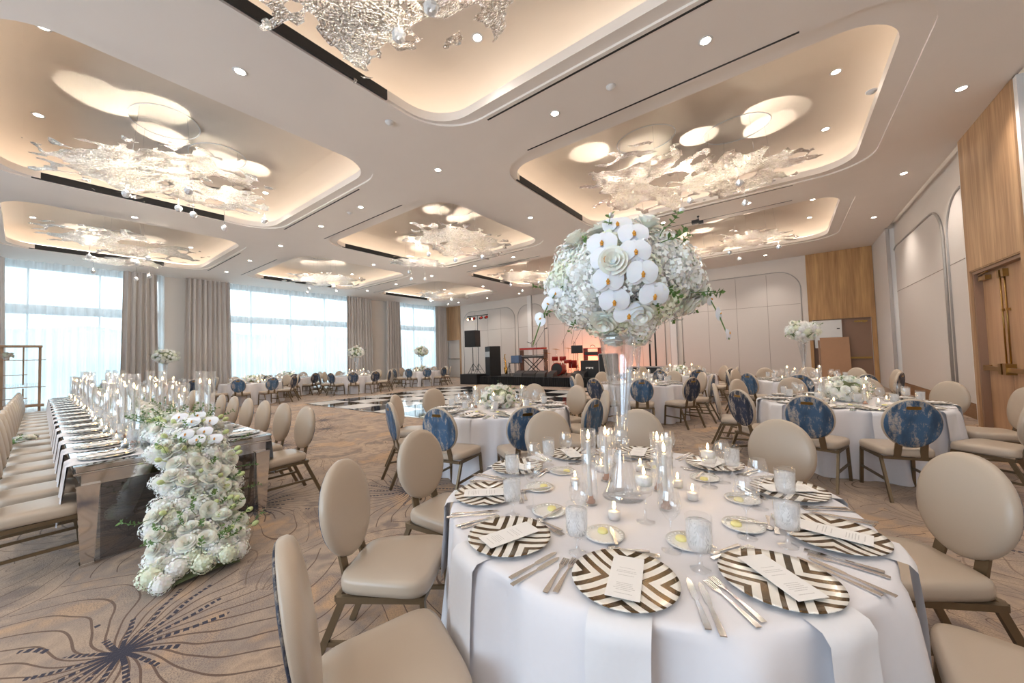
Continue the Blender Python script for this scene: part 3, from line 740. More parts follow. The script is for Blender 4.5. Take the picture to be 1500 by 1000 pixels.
# ------------------------------------------------------------------ chair (faces +Y, origin on the floor under the seat)
def superell(a, bb, n, p=2.): return [(a*abs(cos(2*PI*i/n))**(2/p)*(1 if cos(2*PI*i/n) >= 0 else -1), bb*abs(sin(2*PI*i/n))**(2/p)*(1 if sin(2*PI*i/n) >= 0 else -1)) for i in range(n)]
def chair_spec():
    n = 40; seat = MB(); rings = []
    for sc, z in ((.90, .405), (.99, .41), (1.0, .43), (1.0, .455), (.975, .472), (.90, .482), (.6, .488)):
        R = []
        for x, y in superell(.225, .225, n, 5.5):
            tap = 1+.10*(y/.225)*1.0
            R.append((x*sc*tap, y*sc+.01, z))
        rings.append(R)
    vs = [p for r in rings for p in r]; fs = []
    for j in range(len(rings)-1):
        for i in range(n): k = (i+1) % n; fs.append((j*n+i, j*n+k, (j+1)*n+k, (j+1)*n+i))
    fs.append(tuple((len(rings)-1)*n+i for i in range(n))); fs.append(tuple(range(n-1, -1, -1)))
    seat.add(vs, fs, True)
    # back: an oval pad tilted back
    BM = Matrix.Translation((0, -.255, .735)) @ Matrix.Rotation(radians(9), 4, 'X')
    def pad(prof, nn=40, cap=True):
        mb = MB(); vs = []; fs = []
        for s_, y in prof:
            for i in range(nn):
                a = 2*PI*i/nn; vs.append((.218*s_*cos(a), y, .238*s_*sin(a)))
        for j in range(len(prof)-1):
            for i in range(nn): k = (i+1) % nn; fs.append((j*nn+i, j*nn+k, (j+1)*nn+k, (j+1)*nn+i))
        fs.append(tuple((len(prof)-1)*nn+i for i in range(nn)))
        fs.append(tuple(range(nn-1, -1, -1)))
        mb.add(vs, fs, True, BM); return mb
    back = pad([(.975, -.018), (1.0, -.010), (1.0, .010), (.96, .024), (.85, .034), (.6, .041), (.3, .044)])
    pan = pad([(.3, -.030), (.6, -.0295), (.9, -.028), (.955, -.024), (.96, -.017)])
    hd = MB(); hd.add(*_flat(rr(-.055, .055, -.015, .015, .0149, 5), -.0325, .158), False, BM)
    leg = lambda pts, w, d, mb: [mb.bar(a, c, w, d) for a, c in zip(pts[:-1], pts[1:])]
    parts = [S('seat', seat.mesh('seat', M['vinyl'])), S('backrest', back.mesh('backrest', M['vinyl'])), S('back_panel', pan.mesh('back_panel', M['bluefab']), label='blue brushed fabric back panel'),
             S('handle', hd.mesh('handle', M['brass']), label='brass slot handle')]
    fr = MB()
    for s_ in (-1, 1):
        fr.box(s_*.205-.012, s_*.205+.012, -.20, .215, .375, .404)
    fr.box(-.205, .205, .195, .217, .377, .403); fr.box(-.205, .205, -.212, -.188, .377, .403)
    parts.append(S('seat_frame', fr.mesh('seat_frame', M['bronze'])))
    for s_ in (-1, 1):
        mb = MB(); mb.bar((s_*.10, -.205, .39), (s_*.095, -.215, .45), .055, .012, up=(0, 1, 0)); mb.bar((s_*.095, -.215, .45), (s_*.09, -.242, .56), .055, .012, up=(0, 1, 0))
        parts.append(S('back_support', mb.mesh('back_support', M['bronze'])))
        mb = MB(); mb.bar((s_*.205, .205, .39), (s_*.212, .235, 0), .022, .028); parts.append(S('leg', mb.mesh('leg', M['bronze'])))
        mb = MB(); mb.bar((s_*.205, -.17, .39), (s_*.215, -.345, 0), .022, .032); parts.append(S('leg', mb.mesh('leg', M['bronze'])))
        mb = MB(); mb.bar((s_*.209, .222, .19), (s_*.209, -.258, .19), .016, .022); parts.append(S('stretcher', mb.mesh('stretcher', M['bronze'])))
    return S('banquet_chair', None, parts)
def _flat(poly, y, zc):
    n = len(poly); vs = [(x, y, z+zc) for x, z in poly]+[(x, y+.006, z+zc) for x, z in poly]
    return vs, [tuple(range(n)), tuple(range(2*n-1, n-1, -1))]+[(i, n+i, n+(i+1) % n, (i+1) % n) for i in range(n)]
CHAIR = chair_spec()
def chair(x, y, face, where, group, side=None, key=None, start='left'):
    o = place(CHAIR, (x, y, 0), face-PI/2)
    reg(o, 'chair', 'oval-back chair with blue back panel', where, group, key, start); return o

# ------------------------------------------------------------------ tableware
def disc_lathe(prof, n=28): b = MB(); b.lathe(prof, n); return b
chg = disc_lathe([(.001, 0), (.10, 0), (.15, .006), (.165, .012), (.166, .014), (.150, .0105), (.11, .0065), (.001, .006)], 48).mesh('charger_plate', M['charger'])
cardb = MB(); cardb.box(-.05, .05, -.115, .115, 0, .0012); cardm = cardb.mesh('menu_card', M['card'])
def outline_prism(L, z0, z1, mat): # L: half-outline [(y, halfwidth)]
    b = MB(); n = len(L); vs = []
    for y, w in L: vs += [(-w, y, z0(y)), (w, y, z0(y)), (w, y, z0(y)+z1), (-w, y, z0(y)+z1)]
    fs = [(0, 1, 2, 3)]
    for i in range(n-1):
        a, c = i*4, i*4+4
        fs += [(a, a+1, c+1, c), (a+3, c+3, c+2, a+2), (a, c, c+3, a+3), (a+1, a+2, c+2, c+1)]
    fs.append((4*n-4, 4*n-1, 4*n-2, 4*n-3)); b.add(vs, fs); return b
kn = outline_prism([(-.115, .0085), (-.10, .0090), (-.02, .0060), (0, .0045), (.01, .009), (.06, .0105), (.095, .008), (.11, .002)], lambda y: .0, .003, None).mesh('knife', M['silver'])
fk = outline_prism([(-.105, .0085), (-.09, .009), (-.01, .0045), (.03, .003), (.045, .008), (.055, .0115)], lambda y: .004*sin((y+.1)*20)*.6+.001, .0022, None)
for i in range(4): x = -.0095+.00633*i; fk.box(x-.0018, x+.0018, .055, .10, .001, .0035)
fkm = fk.mesh('fork', M['silver'])
sp_ = outline_prism([(-.085, .007), (-.07, .0075), (-.01, .004), (.02, .003)], lambda y: .001, .0022, None); sp_.sphere((0, .042, .003), .02, 12, 6, (.8, 1.2, .22)); spm = sp_.mesh('spoon', M['silver'])
bkn = outline_prism([(-.075, .006), (-.06, .0065), (-.01, .004), (.0, .0075), (.04, .008), (.07, .002)], lambda y: 0, .003, None).mesh('butter_knife', M['silver'])
bp = disc_lathe([(.001, 0), (.045, 0), (.078, .009), (.079, .011), (.05, .004), (.001, .003)], 30)
for i in range(24): a = 2*PI*i/24; bp.sphere((.068*cos(a), .068*sin(a), .0085), .0058, 6, 4, (1, 1, .45))
bpm = bp.mesh('bread_plate', M['porcelain'])
bt = MB(); bt.lathe([(.001, .0), (.02, 0), (.021, .003), (.019, .011), (.001, .012)], 14); btm = bt.mesh('butter_pat', M['butter'])
# goblet of ice water: ribbed bowl on a short foot
gb = MB(); gb.lathe([(.034, .002), (.033, .005), (.008, .012), (.007, .045), (.02, .058), (.038, .07), (.041, .10), (.042, .178)], 26); gbm = gb.mesh('bowl', M['glass'])
gi = MB(); gi.lathe([(.001, .066), (.034, .071), (.0385, .10), (.0395, .158), (.001, .162)], 20); gim = gi.mesh('iced_water', M['ice'])
GOB = S('water_goblet', gbm, [S('iced_water', gim, label='cloudy iced water')])
wg = MB(); wg.lathe([(.036, .002), (.034, .004), (.006, .010), (.0035, .02), (.0035, .10), (.012, .115), (.036, .145), (.042, .17), (.038, .20), (.032, .225)], 26); wgm = wg.mesh('wine_glass', M['glass'])
vg = MB(); vg.lathe([(.001, .0), (.026, .0), (.03, .01), (.032, .065)], 18); vgm = vg.mesh('glass_cup', M['glass'])
vw = MB(); vw.lathe([(.001, .003), (.024, .003), (.026, .034), (.001, .036)], 16); vwm = vw.mesh('wax', M['wax'])
fl = MB(); fl.lathe([(.0008, 0), (.0055, .006), (.0068, .013), (.0045, .024), (.0006, .036)], 8); flm = fl.mesh('flame', M['flame'])
wk = MB(); wk.tube([(0, 0, 0), (0, 0, .008)], .001, 4); wkm = wk.mesh('wick', M['black'])
VOT = S('votive_candle', vwm, [S('glass_cup', vgm), S('flame', flm, loc=(0, 0, .042)), S('wick', wkm, loc=(0, 0, .036))])
def cyl_spec(h, ch, name='glass_cylinder', r=.037):
    g = MB(); g.lathe([(.001, .0), (r, .0), (r, h), (r-.002, h), (r-.002, .004)], 24); gm = g.mesh(name, M['glass'])
    c = MB(); c.lathe([(.011, .0), (.0105, ch-.004), (.009, ch), (.001, ch)], 12); cm = c.mesh('taper', M['wax'])
    hb = MB(); hb.lathe([(.001, .001), (.024, .001), (.024, .012), (.015, .016), (.014, .034), (.001, .034)], 14); hm = hb.mesh('holder', M['amber'])
    return S(name, gm), S('taper_candle', cm, [S('holder', hm, loc=(0, 0, .0), label='small amber glass holder'), S('flame', flm, loc=(0, 0, ch+.007), scl=(1.2, 1.2, 1.3)), S('wick', wkm, loc=(0, 0, ch))])
CYL = {h: cyl_spec(h, ch) for h, ch in ((.24, .19), (.30, .25), (.36, .30))}
fg = MB(); fg.lathe([(.040, .002), (.038, .005), (.006, .012), (.005, .10), (.03, .12), (.042, .15), (.044, .215)], 24); fgm = fg.mesh('stem_glass', M['glass'])
fc = MB(); fc.lathe([(.001, .16), (.034, .16), (.036, .19), (.001, .195)], 16); fcm = fc.mesh('floating_wax', M['wax'])
fwat = MB(); fwat.lathe([(.001, .13), (.03, .128), (.0405, .152), (.0415, .158)], 20); fwm = fwat.mesh('water', M['glass'])
FLT = S('floating_candle_glass', fgm, [S('floating_wax', fcm), S('water', fwm), S('flame', flm, loc=(0, 0, .2))])

# ------------------------------------------------------------------ flowers
def hyd(seed, R=.085, n=150):
    R_ = random.Random(seed); b = MB()
    for i in range(n):
        t = 1-(i+.5)/n*1.75; t = max(-.9, t); ph = i*2.39996; rr_ = sqrt(max(0, 1-t*t))
        d = Vector((rr_*cos(ph), rr_*sin(ph), t)); k = R*(1+R_.uniform(-.16, .10)); up = d
        rot = d.to_track_quat('Z', 'Y').to_matrix().to_4x4() @ Matrix.Rotation(R_.random()*6, 4, 'Z') @ Matrix.Rotation(R_.uniform(-.55, .55), 4, 'X') @ Matrix.Rotation(R_.uniform(-.4, .4), 4, 'Y')
        Mx = Matrix.Translation(d*k) @ rot; s = R_.uniform(.0078, .0105)
        for j in range(4):
            a = j*PI/2; c, s2 = cos(a), sin(a); cc = lambda u, v, z: (u*c-v*s2, u*s2+v*c, z)
            b.add([cc(.0, 0, 0), cc(s*.6, -s*.55, .003), cc(s*1.25, -s*.30, .001), cc(s*1.25, s*.30, .001), cc(s*.6, s*.55, .003)], [(0, 1, 2, 3, 4)], True, Mx)
    b.sphere((0, 0, -.01), R*.80, 12, 8)
    return b.mesh('hydrangea_head', M['hydrangea'])
HYD = [hyd(s) for s in range(4)]
HYDS = [hyd(9, .075, 70)]
def rose(seed, R=.042, layers=((.22, 3, 1.1, 88), (.42, 4, 1.15, 80), (.66, 5, 1.1, 68), (.82, 5, 1.0, 54), (.92, 5, .8, 36))):
    R_ = random.Random(seed); b = MB()
    for fr, n, hh, tilt in layers:
        for i in range(n):
            a = 2*PI*i/n+R_.random()*.6+fr*4; w = 2*PI/n*.75
            def fn(u, v):
                th = a+(u-.5)*w*2*.78; t = radians(tilt)
                out = fr*R*(.35+.65*v)+R*.38*v*v*cos(t)*1.2; curl = .12*R*(v**3)
                z = R*(-.35+1.15*hh*v*sin(t)*.9-.35*hh*v*v*(1-sin(t)))-R*.25*(2*(u-.5))**2*v*.6
                return ((out+curl)*cos(th), (out+curl)*sin(th), z)
            b.grid(fn, 4, 3, True)
    b.sphere((0, 0, -.3*R), R*.5, 8, 6, (1, 1, .8))
    return b.mesh('rose', M['petal'])
ROSE = [rose(s) for s in range(3)]
def orchid():
    b = MB()
    def petal(ang, L, w, z, cup):
        def fn(u, v):
            ww = w*(sin(PI*min(1, v*.93+.06))**.55); x = (u-.5)*2*ww; y = L*v
            return (x*cos(ang)-y*sin(ang), x*sin(ang)+y*cos(ang), z-cup*(x*x)/w-.03*cup*v)
        b.grid(fn, 6, 6, True)
    for a in (0, 125, -125): petal(radians(a), .042, .019, 0, .3)
    for a in (72, -72): petal(radians(a), .048, .034, .004, .22)
    lip = MB(); lip.sphere((0, -.002, .006), .0055, 8, 6, (1.1, 1, .8)); lip.sphere((0, -.009, .006), .0035, 8, 5, (1.6, 1, .6)); lip.sphere((0, .004, .006), .003, 6, 4)
    return S('orchid', b.mesh('orchid', M['orchid']), [S('lip', lip.mesh('lip', M['lip']), label='orange orchid centre')])
ORC = orchid()
def sprig(seed, L=.13):
    R_ = random.Random(seed); b = MB(); pts = [Vector((.012*sin(i*.9+seed), .01*i*sin(seed), L*i/6)) for i in range(7)]; b.tube(pts, [.0022]*6+[.001], 4)
    for i in range(14):
        p = pts[R_.randint(2, 6)]; a = R_.random()*6.28; d = Vector((cos(a), sin(a), R_.uniform(.1, 1))).normalized(); L2 = R_.uniform(.018, .034); s = d.cross(Vector((0, 0, 1))).normalized()*L2*.28
        q_ = p+d*L2; m_ = p+d*L2*.5+Vector((0, 0, .004)); b.add([p, m_-s, q_, m_+s], [(0, 1, 2, 3)], True)
    return b.mesh('leaf_sprig', M['leaf'])
SPR = [sprig(s) for s in range(3)]
bd = MB(); bd.sphere((0, 0, .012), .012, 8, 6, (1, 1, 1.35)); bd.tube([(0, 0, -.03), (0, 0, .002)], .002, 4); bdm = bd.mesh('flower_bud', M['bud'])
def oriented(d, roll=0.): return (d.to_track_quat('Z', 'Y').to_matrix() @ Matrix.Rotation(roll, 3, 'Z')).to_euler()
def kid(me, parent, p, d, roll=0., s=1., name=None, spec=None):
    if spec:
        o = link(spec[0], spec[1], parent, p, oriented(d, roll), s)
        for c in spec[2]: place(c, None, parent=o)
        return o
    return link(name or me.name.split('.')[0], me, parent, p, oriented(d, roll), s)
def ball_children(root, rad, nh, nr, no, seed, hs=1., sprigs=10, lowcut=-1., orch_dir=None, heads=HYD):
    R_ = random.Random(seed); n = nh+nr
    core = MB(); core.sphere((0, 0, 0), 1, 16, 10, (rad[0]*.84, rad[1]*.84, rad[2]*.82)); link('foliage_core', core.mesh('foliage_core', M['core']), root)
    ids = list(range(n)); R_.shuffle(ids); ros = set(ids[:nr])
    for i in range(n):
        t = 1-(i+.5)/n*(1-lowcut); ph = i*2.39996+seed; rr_ = sqrt(max(0, 1-t*t)); d = Vector((rr_*cos(ph), rr_*sin(ph), t)); d += Vector((R_.uniform(-.07, .07),)*3)*.7; d.normalize()
        jit = R_.uniform(.86, 1.03)
        p = Vector((d.x*rad[0], d.y*rad[1], d.z*rad[2])); nn = Vector((d.x/rad[0], d.y/rad[1], d.z/rad[2])).normalized()
        if i in ros: kid(ROSE[i % 3], root, p*1.0*jit+nn*.035*hs, nn, R_.random()*6, 1.25*hs, 'rose')
        else: kid(heads[i % len(heads)], root, p*jit-nn*.045*hs, nn, R_.random()*6, hs*R_.uniform(.88, 1.12), 'hydrangea')
    for i in range(sprigs):
        a = R_.random()*6.28; t = R_.uniform(-.7, .9); rr_ = sqrt(1-t*t); d = Vector((rr_*cos(a), rr_*sin(a), t)); p = Vector((d.x*rad[0], d.y*rad[1], d.z*rad[2]))
        kid(SPR[i % 3], root, p*.95, d, R_.random()*6, R_.uniform(.7, 1.1)*hs, 'leaf_sprig')
TALLS = None
def vase_mesh():
    b = MB()
    outp = [(.001, 0), (.105, 0), (.108, .004), (.09, .03), (.068, .09), (.05, .16), (.038, .235), (.034, .27), (.040, .278), (.040, .292), (.032, .30), (.034, .35), (.040, .43), (.056, .55), (.074, .68), (.092, .80), (.100, .83)]
    inn = [(.096, .83), (.088, .80), (.070, .68), (.051, .55), (.035, .43), (.027, .36), (.001, .345)]
    b.lathe(outp+inn, 40); return b.mesh('trumpet_vase', M['vaseglass'])
VASE = vase_mesh()
TBL = {}
where = {1: 'on the nearest round table', 2: 'on the centre round table', 3: 'on the large right table', 4: 'on the table behind the tall vase', 5: 'on the far centre-right table', 6: 'on the far right table',
 7: 'on the far left window table', 8: 'on the front left window table', 9: 'on the second left window table', 10: 'on the table by the window pillar', 11: 'on the far corner table'}
at_ = {k: v.replace('on the', 'around the') for k, v in where.items()}
TP = {1: (-.66, 1.90), 2: (-3.3, 4.05), 3: (.60, 6.5), 4: (-2.75, 8.5), 5: (-2.6, 12.0), 6: (.3, 10.3), 7: (-18.3, 3.1), 8: (-16.0, 5.1), 9: (-18.1, 7.15), 10: (-15.9, 9.2), 11: (-15.8, 12.9)}
ANG = {1: [-111, -144, -174, 139, 107, 67, 31, -5, -38], 2: [32+36*k for k in range(10)], 3: [4, 40, 76, 112, 148, 186, 222, 253, 282, 322], 4: [2+36*k for k in range(10)], 5: [10+36*k for k in range(10)], 6: [14+36*k for k in range(10)],
       7: [20+36*k for k in range(10)], 8: [4+36*k for k in range(10)], 9: [24+36*k for k in range(10)], 10: [0+36*k for k in range(10)], 11: [7+36*k for k in range(10)]}
PLA = {1: [-74+36*k for k in range(10)]}
RT = .935
def cloth_mesh(seed, zt=.76):
    R_ = random.Random(seed); b = MB(); nseg = 200
    ph = [R_.random()*6.28 for _ in range(4)]
    def fold(a, k): return k*(.050*sin(10*a+ph[0]+1.3*sin(2*a+ph[3]))+.024*sin(21*a+ph[1]+sin(3*a))+.008*sin(37*a+ph[2]))
    rows_ = [(.0, zt, 0), (.35, zt, 0), (.7, zt, 0), (RT-.03, zt, 0), (RT-.008, zt-.003, 0), (RT+.003, zt-.014, 0.06), (RT+.010, zt-.04, .28)]
    for k in range(1, 13): t = k/12; rows_.append((RT+.012+.045*t, zt-.04-(zt-.045)*t, .36+.75*t))
    vs = []; fs = []
    for r, z, k in rows_:
        for i in range(nseg): a = 2*PI*i/nseg; R2 = (r if r > 0 else .001)+fold(a, k); vs.append((R2*cos(a), R2*sin(a), z))
    for j in range(len(rows_)-1):
        for i in range(nseg): m = (i+1) % nseg; fs.append((j*nseg+i, j*nseg+m, (j+1)*nseg+m, (j+1)*nseg+i))
    b.add(vs, fs, True); return b.mesh('tablecloth', M['linen'])
CL = [cloth_mesh(s) for s in (3, 4, 5)]
tt = MB(); tt.lathe([(.001, .715), (.90, .715), (.90, .75), (.001, .75)], 48); ttm = tt.mesh('tabletop', M['tanboard'])
lg = MB(); lg.tube([(.5, 0, 0), (.5, 0, .715)], .018, 8); lgm = lg.mesh('leg', M['darkplastic'])
TABLE = S('round_table', None, [S('tabletop', ttm)]+[S('leg', lgm, rot=(0, 0, PI/2*k)) for k in range(4)])
npk = MB()
def nfn(u, v):   # hangs over the rim: local +Y towards the centre, origin at the rim
    x = (u-.5)*.17; s_ = v*.56-.16
    if s_ < -.0: y, z = -s_, .004
    else:
        a = min(1, s_/.03); y = -.024*a; z = .004-.012*a*a-max(0, s_-.03)
        y -= .022+.045*max(0, s_-.03) if s_ > .02 else .022*a
    return (x+.004*sin(v*9), y+.004*sin(u*5+v*7), z)
npk.grid(nfn, 6, 22, True); npm = npk.mesh('napkin', M['napkin'])
NAPK = S('napkin', npm)
nph = MB()
def nfh(u, v):
    x = (u-.5)*.36; s_ = v*.86-.40
    if s_ < 0: return (x, -s_, .0015)
    a = min(1, s_/.03)
    return (x*(1-.12*a)+.01*sin(v*8), -.024*a-.10*max(0, s_-.03)-.012*sin(u*9)*a, .0015-.012*a*a-max(0, s_-.03))
nph.grid(nfh, 12, 26, True); NAPH = S('napkin', nph.mesh('napkin', M['napkin']))
def setting(k, cx, cy, ang, detail):
    """one place: ang is the direction of the seat from the centre of the table"""
    R = ang+PI/2   # local +Y points to the centre
    def P(x, y, z, rot=0.):
        c, s = cos(R), sin(R); return (cx+cos(ang)*RT+x*c-y*s, cy+sin(ang)*RT+x*s+y*c, .7605+z), R+rot
    w = where[k]; side = 'near' if (cos(ang)*CF.x+sin(ang)*CF.y) < 0 else 'far'; w2 = w
    def put(spec, x, y, z, rot, cat, base, grp):
        p, r = P(x, y, z, rot); o = place(spec, p, r); reg(o, cat, side+'-side '+base, w2, grp+' '+w); return o
    put(NAPK, -.005, .0, 0, 0, 'napkin', 'hanging white napkin', 'napkins')
    put(S('charger_plate', chg), 0, .165, .006, 0, 'plate', 'bronze striped plate', 'charger plates')
    if detail >= 2:
        put(S('menu_card', cardm), .005, .165, .0215, radians(rnd.uniform(-8, 6)), 'menu card', 'white menu card', 'menu cards')
    if detail >= 2:
        put(S('fork', fkm), -.215, .14, .001, radians(-6), 'fork', 'outer silver fork', 'forks'); put(S('salad_fork', fkm), -.186, .15, .001, radians(-6), 'fork', 'inner silver fork', 'forks')
        put(S('knife', kn), .205, .14, .001, radians(8), 'knife', 'inner silver knife', 'knives'); put(S('knife', kn), .238, .125, .001, radians(8), 'knife', 'outer silver knife', 'knives')
        put(S('dessert_spoon', spm), -.01, .365, .002, radians(97), 'spoon', 'silver dessert spoon', 'spoons')
        put(S('dessert_fork', fkm), .01, .343, .002, radians(-84), 'fork', 'silver dessert fork', 'forks')
    if detail >= 1:
        put(S('bread_plate', bpm), -.095, .445, .002, 0, 'plate', 'white bread plate', 'bread plates')
        put(GOB, .235, .315, .001, 0, 'glass', 'goblet of iced water', 'water goblets')
        put(S('wine_glass', wgm), .15, .41, .001, 0, 'glass', 'empty wine glass', 'wine glasses')
    if detail >= 2:
        put(S('butter_pat', btm), -.105, .47, .0055, 0, 'butter', 'pale yellow butter pat', 'butter pats')
        put(S('butter_knife', bkn), -.06, .44, .0125, radians(15), 'knife', 'silver butter knife', 'butter knives')
for k in range(1, 12):
    cx, cy = TP[k]; w = where[k]
    o = link('tablecloth', CL[k % 3], None, (cx, cy, .0), (0, 0, k*1.7+(.6 if k == 1 else 0))); tag(o, 'white floor length cloth draped '+w.replace('on the', 'over the'), 'tablecloth', 'white round tablecloths')
    t = place(TABLE, (cx, cy, 0), .4); tag(t, 'round folding banquet table standing '+w.replace('on the', 'as the'), 'table', 'round banquet tables')
    for a in ANG[k]:
        a = radians(a); r = (1.22 if k > 1 else 1.25)+(rnd.uniform(-.03, .05) if k > 1 else 0)
        chair(cx+r*cos(a), cy+r*sin(a), a+PI+rnd.uniform(-.06, .06), at_[k], 'chairs '+at_[k])
    det = 2 if k <= 3 else (1 if k in (4, 6, 8, 10) else 1)
    for a in PLA.get(k, ANG[k]): setting(k, cx, cy, radians(a), det)
def cand(spec, x, y, z, cat, base, k):
    o = place(spec, (x, y, z)); reg(o, cat, base, where[k] if k else 'on the long mirrored table', base+'s '+(where[k] if k else 'on the long mirrored table')); return o
for k in range(1, 12):
    cx, cy = TP[k]; R_ = random.Random(k*5)
    if k == 1:
        for x, y in ((-.80, 1.67), (-.57, 2.02), (-.86, 2.02), (-.48, 1.80)):
            h = .36 if y < 1.7 else .30; a, c = CYL[h]; cand(a, x, y, .7615, 'candle holder', 'clear glass candle cylinder', 1); cand(c, x, y, .7665, 'candle', 'lit white taper candle', 1)
        for x, y in ((-.64, 1.57), (-.50, 2.12), (-.98, 1.86), (-.75, 2.28), (-.40, 1.98), (-.95, 2.15)): cand(VOT, x, y, .7615, 'candle', 'lit votive in glass cup', 1)
        for x, y in ((-.52, 1.62), (-.95, 2.28), (-.62, 2.30), (-.36, 2.2)): cand(FLT, x, y, .7615, 'candle', 'floating candle in stemmed glass', 1)
    else:
        for i in range(4):
            a = i*PI/2+.6+R_.uniform(-.2, .2); r = .33 if k != 4 else .25; a_, c_ = CYL[.24 if i % 2 else .30]
            cand(a_, cx+r*cos(a), cy+r*sin(a), .7615, 'candle holder', 'clear glass candle cylinder', k); cand(c_, cx+r*cos(a), cy+r*sin(a), .7665, 'candle', 'lit white taper candle', k)
        for i in range(6):
            a = i*PI/3+R_.uniform(-.2, .2); r = .40; cand(VOT, cx+r*cos(a), cy+r*sin(a), .7615, 'candle', 'lit votive in glass cup', k)
# tall trumpet vases with flower balls
for k in (1, 4, 6, 7, 10, 11):
    cx, cy = TP[k]
    if k == 1: cx, cy = -.70, 1.85
    o = link('trumpet_vase', VASE, None, (cx, cy, .7615)); tag(o, 'tall clear glass trumpet vase '+where[k], 'vase', 'tall trumpet vases')
    root = link('flower_arrangement', None, None, (cx+(.025 if k == 1 else 0), cy+(.02 if k == 1 else 0), 1.862 if k == 1 else 1.83)); tag(root, 'large ball of white hydrangeas and orchids in the tall vase '+where[k] if k == 1 else 'ball of cream flowers in the tall vase '+where[k], 'flower arrangement', 'tall flower arrangements')
    if k == 1:
        ball_children(root, (.36, .36, .255), 92, 20, 0, 2, .98, 22)
        # cascade of orchids facing the camera
        f = Vector((-CF.x, -CF.y, 0)).normalized(); r = Vector((-f.y, f.x, 0))
        dirs = [(-.46, .36), (-.12, .46), (-.14, .16), (-.44, .10), (-.42, -.20), (-.08, -.14), (.06, -.44), (-.34, -.50), (-.16, -.72), (-.24, .72)]
        for i, (a, e) in enumerate(dirs):
            d = (f*cos(e)*cos(a)+r*sin(a)+Vector((0, 0, sin(e)))).normalized(); p = Vector((d.x*.375, d.y*.375, d.z*.275))
            kid(None, root, p+d*.035, (d+f*.5).normalized(), 0, 1.4, spec=ORC)
        # orchid stems straying out at both sides
        for s_, n_ in ((1, 4), (-1, 3)):
            st = MB(); P = [r*s_*(.28+.04*i)+Vector((0, 0, -.02-.012*i*i))+f*.12 for i in range(6)]; st.tube(P, .003, 5); link('orchid_stem', st.mesh('orchid_stem', M['leaf']), root)
            for j in range(n_): kid(None, root, P[2+j % 4]+Vector((0, 0, .01*j)), (f+r*s_*(.3+.2*j)).normalized(), j, .75, spec=ORC)
    elif k in (4, 6): ball_children(root, (.30, .30, .22), 44, 12, 0, k, .85, 8)
    else: ball_children(root, (.36, .36, .27), 40, 10, 0, k, 1.0, 6, heads=HYDS)
# low centrepieces
for k in (2, 3, 5, 8, 9, 11):
    cx, cy = TP[k]
    root = link('flower_centrepiece', None, None, (cx+(.28 if k == 11 else 0), cy-(.2 if k == 11 else 0), .90)); tag(root, 'low mound of cream flowers '+where[k], 'flower arrangement', 'low flower centrepieces')
    if k < 4: ball_children(root, (.24, .24, .16), 26, 20, 0, k, .72, 12)
    else: ball_children(root, (.22, .22, .15), 16, 6, 0, k, .9, 3, heads=HYDS)
    bw = MB(); bw.lathe([(.001, -.138), (.07, -.138), (.09, -.06), (.10, -.03), (.001, -.02)], 16); link('bowl', bw.mesh('bowl', M['amber']), root)

# ------------------------------------------------------------------ long mirrored table
TH = radians(.9); TL = 10.9; TW = 1.30
TM = Matrix.Translation((-4.25, .875, 0)) @ Matrix.Rotation(PI-TH, 4, 'Z')      # local +X runs away along the table, +Y to the lower left
def L2W(x, y, z=0): return tuple(TM @ Vector((x, y, z)))
MIR = simple('mirror_glass', (.80, .84, .86), .03, 1., nscale=2, var=.03); M['mirror'] = MIR
root = link('mirrored_table', None, None, (0, 0, 0)); root.matrix_world = TM; tag(root, 'long mirrored banquet table with tapered polished steel legs', 'table')
b = MB(); b.box(0, TL, -TW/2, TW/2, .752, .762); o = link('mirror_top', b.mesh('mirror_top', M['mirror']), root)
b = MB(); b.box(.012, TL-.012, -TW/2+.012, TW/2-.012, .712, .7515); b.box(0, TL, -TW/2, TW/2, .695, .712); o = link('steel_edge', b.mesh('steel_edge', M['steel']), root); bevel(o, .004, 2)
b = MB(); b.box(.05, TL-.05, -TW/2+.04, TW/2-.04, .60, .695); link('apron', b.mesh('apron', M['steel']), root)
b = MB(); b.box(.06, .068, -TW/2+.14, TW/2-.14, .02, .60); o = link('smoked_panel', b.mesh('smoked_panel', M['smoke']), root); o['label'] = 'smoky see-through end panel'
for x in (.075, 3.6, 7.2, TL-.075):
    for y in (-TW/2+.075, TW/2-.075):
        b = MB()
        for (z0, w0), (z1, w1) in (((.60, .060), (.02, .034)), ((.02, .040), (0.0, .040))):
            vs = [(x+i*w, y+j*w, z) for z, w in ((z0, w0), (z1, w1)) for i, j in ((-1, -1), (1, -1), (1, 1), (-1, 1))]
            b.add(vs, [(0, 1, 2, 3), (7, 6, 5, 4), (0, 4, 5, 1), (1, 5, 6, 2), (2, 6, 7, 3), (3, 7, 4, 0)])
        b.box(x-.064, x+.064, y-.064, y+.064, .60, .612)
        link('leg', b.mesh('leg', M['steel']), root)
NS = 16; PT = .65
